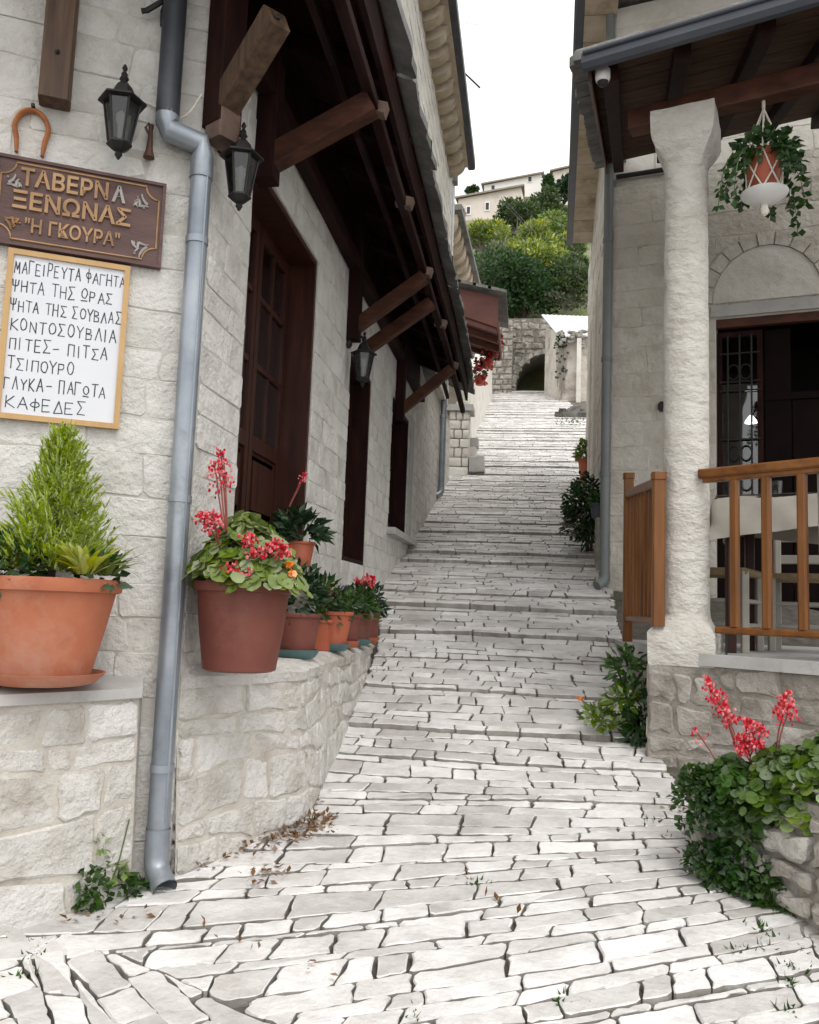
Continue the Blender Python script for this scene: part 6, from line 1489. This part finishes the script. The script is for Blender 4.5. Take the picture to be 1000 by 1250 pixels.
def hillhouse(label, Y, pts_px, roof_px, depth, wm, wins=(), chim=()):
    """pts_px: base-left, base-right, top-right, top-left of the lit front; roof_px: ridge outline"""
    P = [RY(x, y, Y) for x, y in pts_px]; t = thing('hill_house', label, 'house', (P[0]+P[1])/2, group='houses on the hill')
    back = Vector((0, depth, 0)); mb = MB(); mb.hexa([P[0], P[1], P[1]+back, P[0]+back, P[3], P[2], P[2]+back, P[3]+back]); mb.build('wall', wm, t)
    ov = Vector((0, -.6, 0)); a, b = P[3]+ov+Vector((-.5, 0, -.1)), P[2]+ov+Vector((.5, 0, -.1)); rise = Vector((0, 0, depth*.16))
    mid = back*.5; mb = MB()
    mb.add([a, b, b+mid+rise-ov, a+mid+rise-ov, a+back-ov*2, b+back-ov*2, a+Vector((0, 0, .25)), b+Vector((0, 0, .25)), b+mid+rise-ov+Vector((0, 0, .3)), a+mid+rise-ov+Vector((0, 0, .3)), a+back-ov*2+Vector((0, 0, .25)), b+back-ov*2+Vector((0, 0, .25))],
           [(0, 1, 7, 6), (6, 7, 8, 9), (9, 8, 11, 10), (3, 2, 1, 0), (4, 5, 2, 3), (1, 2, 8, 7), (2, 5, 11, 8), (3, 0, 6, 9), (4, 3, 9, 10), (5, 4, 10, 11)]); mb.build('roof', 'roof_tile', t)
    g_ = MB(); g_.add([P[1], P[1]+back, P[2]+back, P[2]+mid+rise*.9, P[2]], [(0, 1, 2, 3, 4)]); 
    for (x, y, w_, h_) in wins:
        c = RY(x, y, Y-.02); w2, h2 = w_*Y/2100, h_*Y/2100
        mb = MB(); mb.box((c.x-w2*1.7, Y-.12, c.z-h2*1.35), (c.x+w2*1.7, Y+.1, c.z+h2*1.35)); f = mb.build('window', 'house_white', t)
        mb = MB(); mb.box((c.x-w2, Y-.16, c.z-h2), (c.x+w2, Y-.115, c.z+h2)); mb.build('pane', 'window_dark', f)
hillhouse('cream rendered hill house with two small dark windows and low roof', 118, [(555, 285), (650, 285), (636, 228), (560, 243)], None, 9, 'house_cream', [(572, 257, 4, 9), (595, 252, 4, 9)])
hillhouse('white hilltop house with a long roof behind the cream house', 140, [(591, 240), (668, 240), (661, 212), (591, 226)], None, 9, 'house_white', [(602, 229, 4, 5), (647, 219, 4, 6)])
hillhouse('pale hilltop house partly hidden by the right-hand eave', 135, [(675, 250), (730, 250), (730, 196), (675, 210)], None, 9, 'house_cream', [])
R = random.Random(121)
for i, (a, b, sg_, lab) in enumerate((((RY(604, 236, 60), RY(648, 282, 30)), None, 0, 'thin cable slanting down across the cream hill house'), ((RY(612, 240, 62), RY(655, 285, 30)), None, 0, 'second thin cable beside the slanting one over the shrubs'), ((RY(566, 28, 20), RY(640, 16, 30)), None, .2, 'thin overhead cable crossing the white sky'), ((RY(566, 62, 20), RY(604, 92, 34)), None, .1, 'faint slanting cable under the left eave in the sky'), ((RY(582, 382, 30), RY(625, 398, 44)), None, .1, 'pale cable passing in front of the dark evergreen'))):
    p, q = a; mb = MB(); mb.tube([lerp(p, q, k/10)-Vector((0, 0, sg_*4*(k/10)*(1-k/10))) for k in range(11)], .006, 5); tag(mb.build('overhead_cable', 'zinc_dark', None), lab, 'cable', 'overhead cables')
an = thing('eave_rod', 'short dark metal rod sticking out from the upper left eave', 'rod', RY(567, 88, 15)); mb = MB(); mb.tube([RY(564, 86, 15), RY(586, 107, 15)], .018, 6); mb.build('rod', 'iron', an)
# tufts in the joints of the paving
mb = MB(); R = random.Random(131)
for (x, y) in ((935, 1155), (955, 1180), (965, 1195), (985, 1160), (960, 1230), (910, 1160), (800, 1000), (820, 1020), (780, 905), (45, 1150), (25, 1190), (40, 1165), (690, 1220), (380, 1000), (250, 1050), (580, 1075), (500, 1240), (920, 1130), (940, 1140), (975, 1180)):
    p = GR(x, y)
    for k in range(16): mb.leaf(p+Vector((R.gauss(0, .03), R.gauss(0, .03), -.02)), rnd_dir(R, .3), Vector((R.uniform(-1, 1), R.uniform(-1, 1), 0)), R.uniform(.03, .07), R.uniform(.006, .02))
tag(mb.build('joint_grass', 'leaf_mid', None), 'tiny tufts of moss and grass between the paving stones', 'grass', kind='stuff')
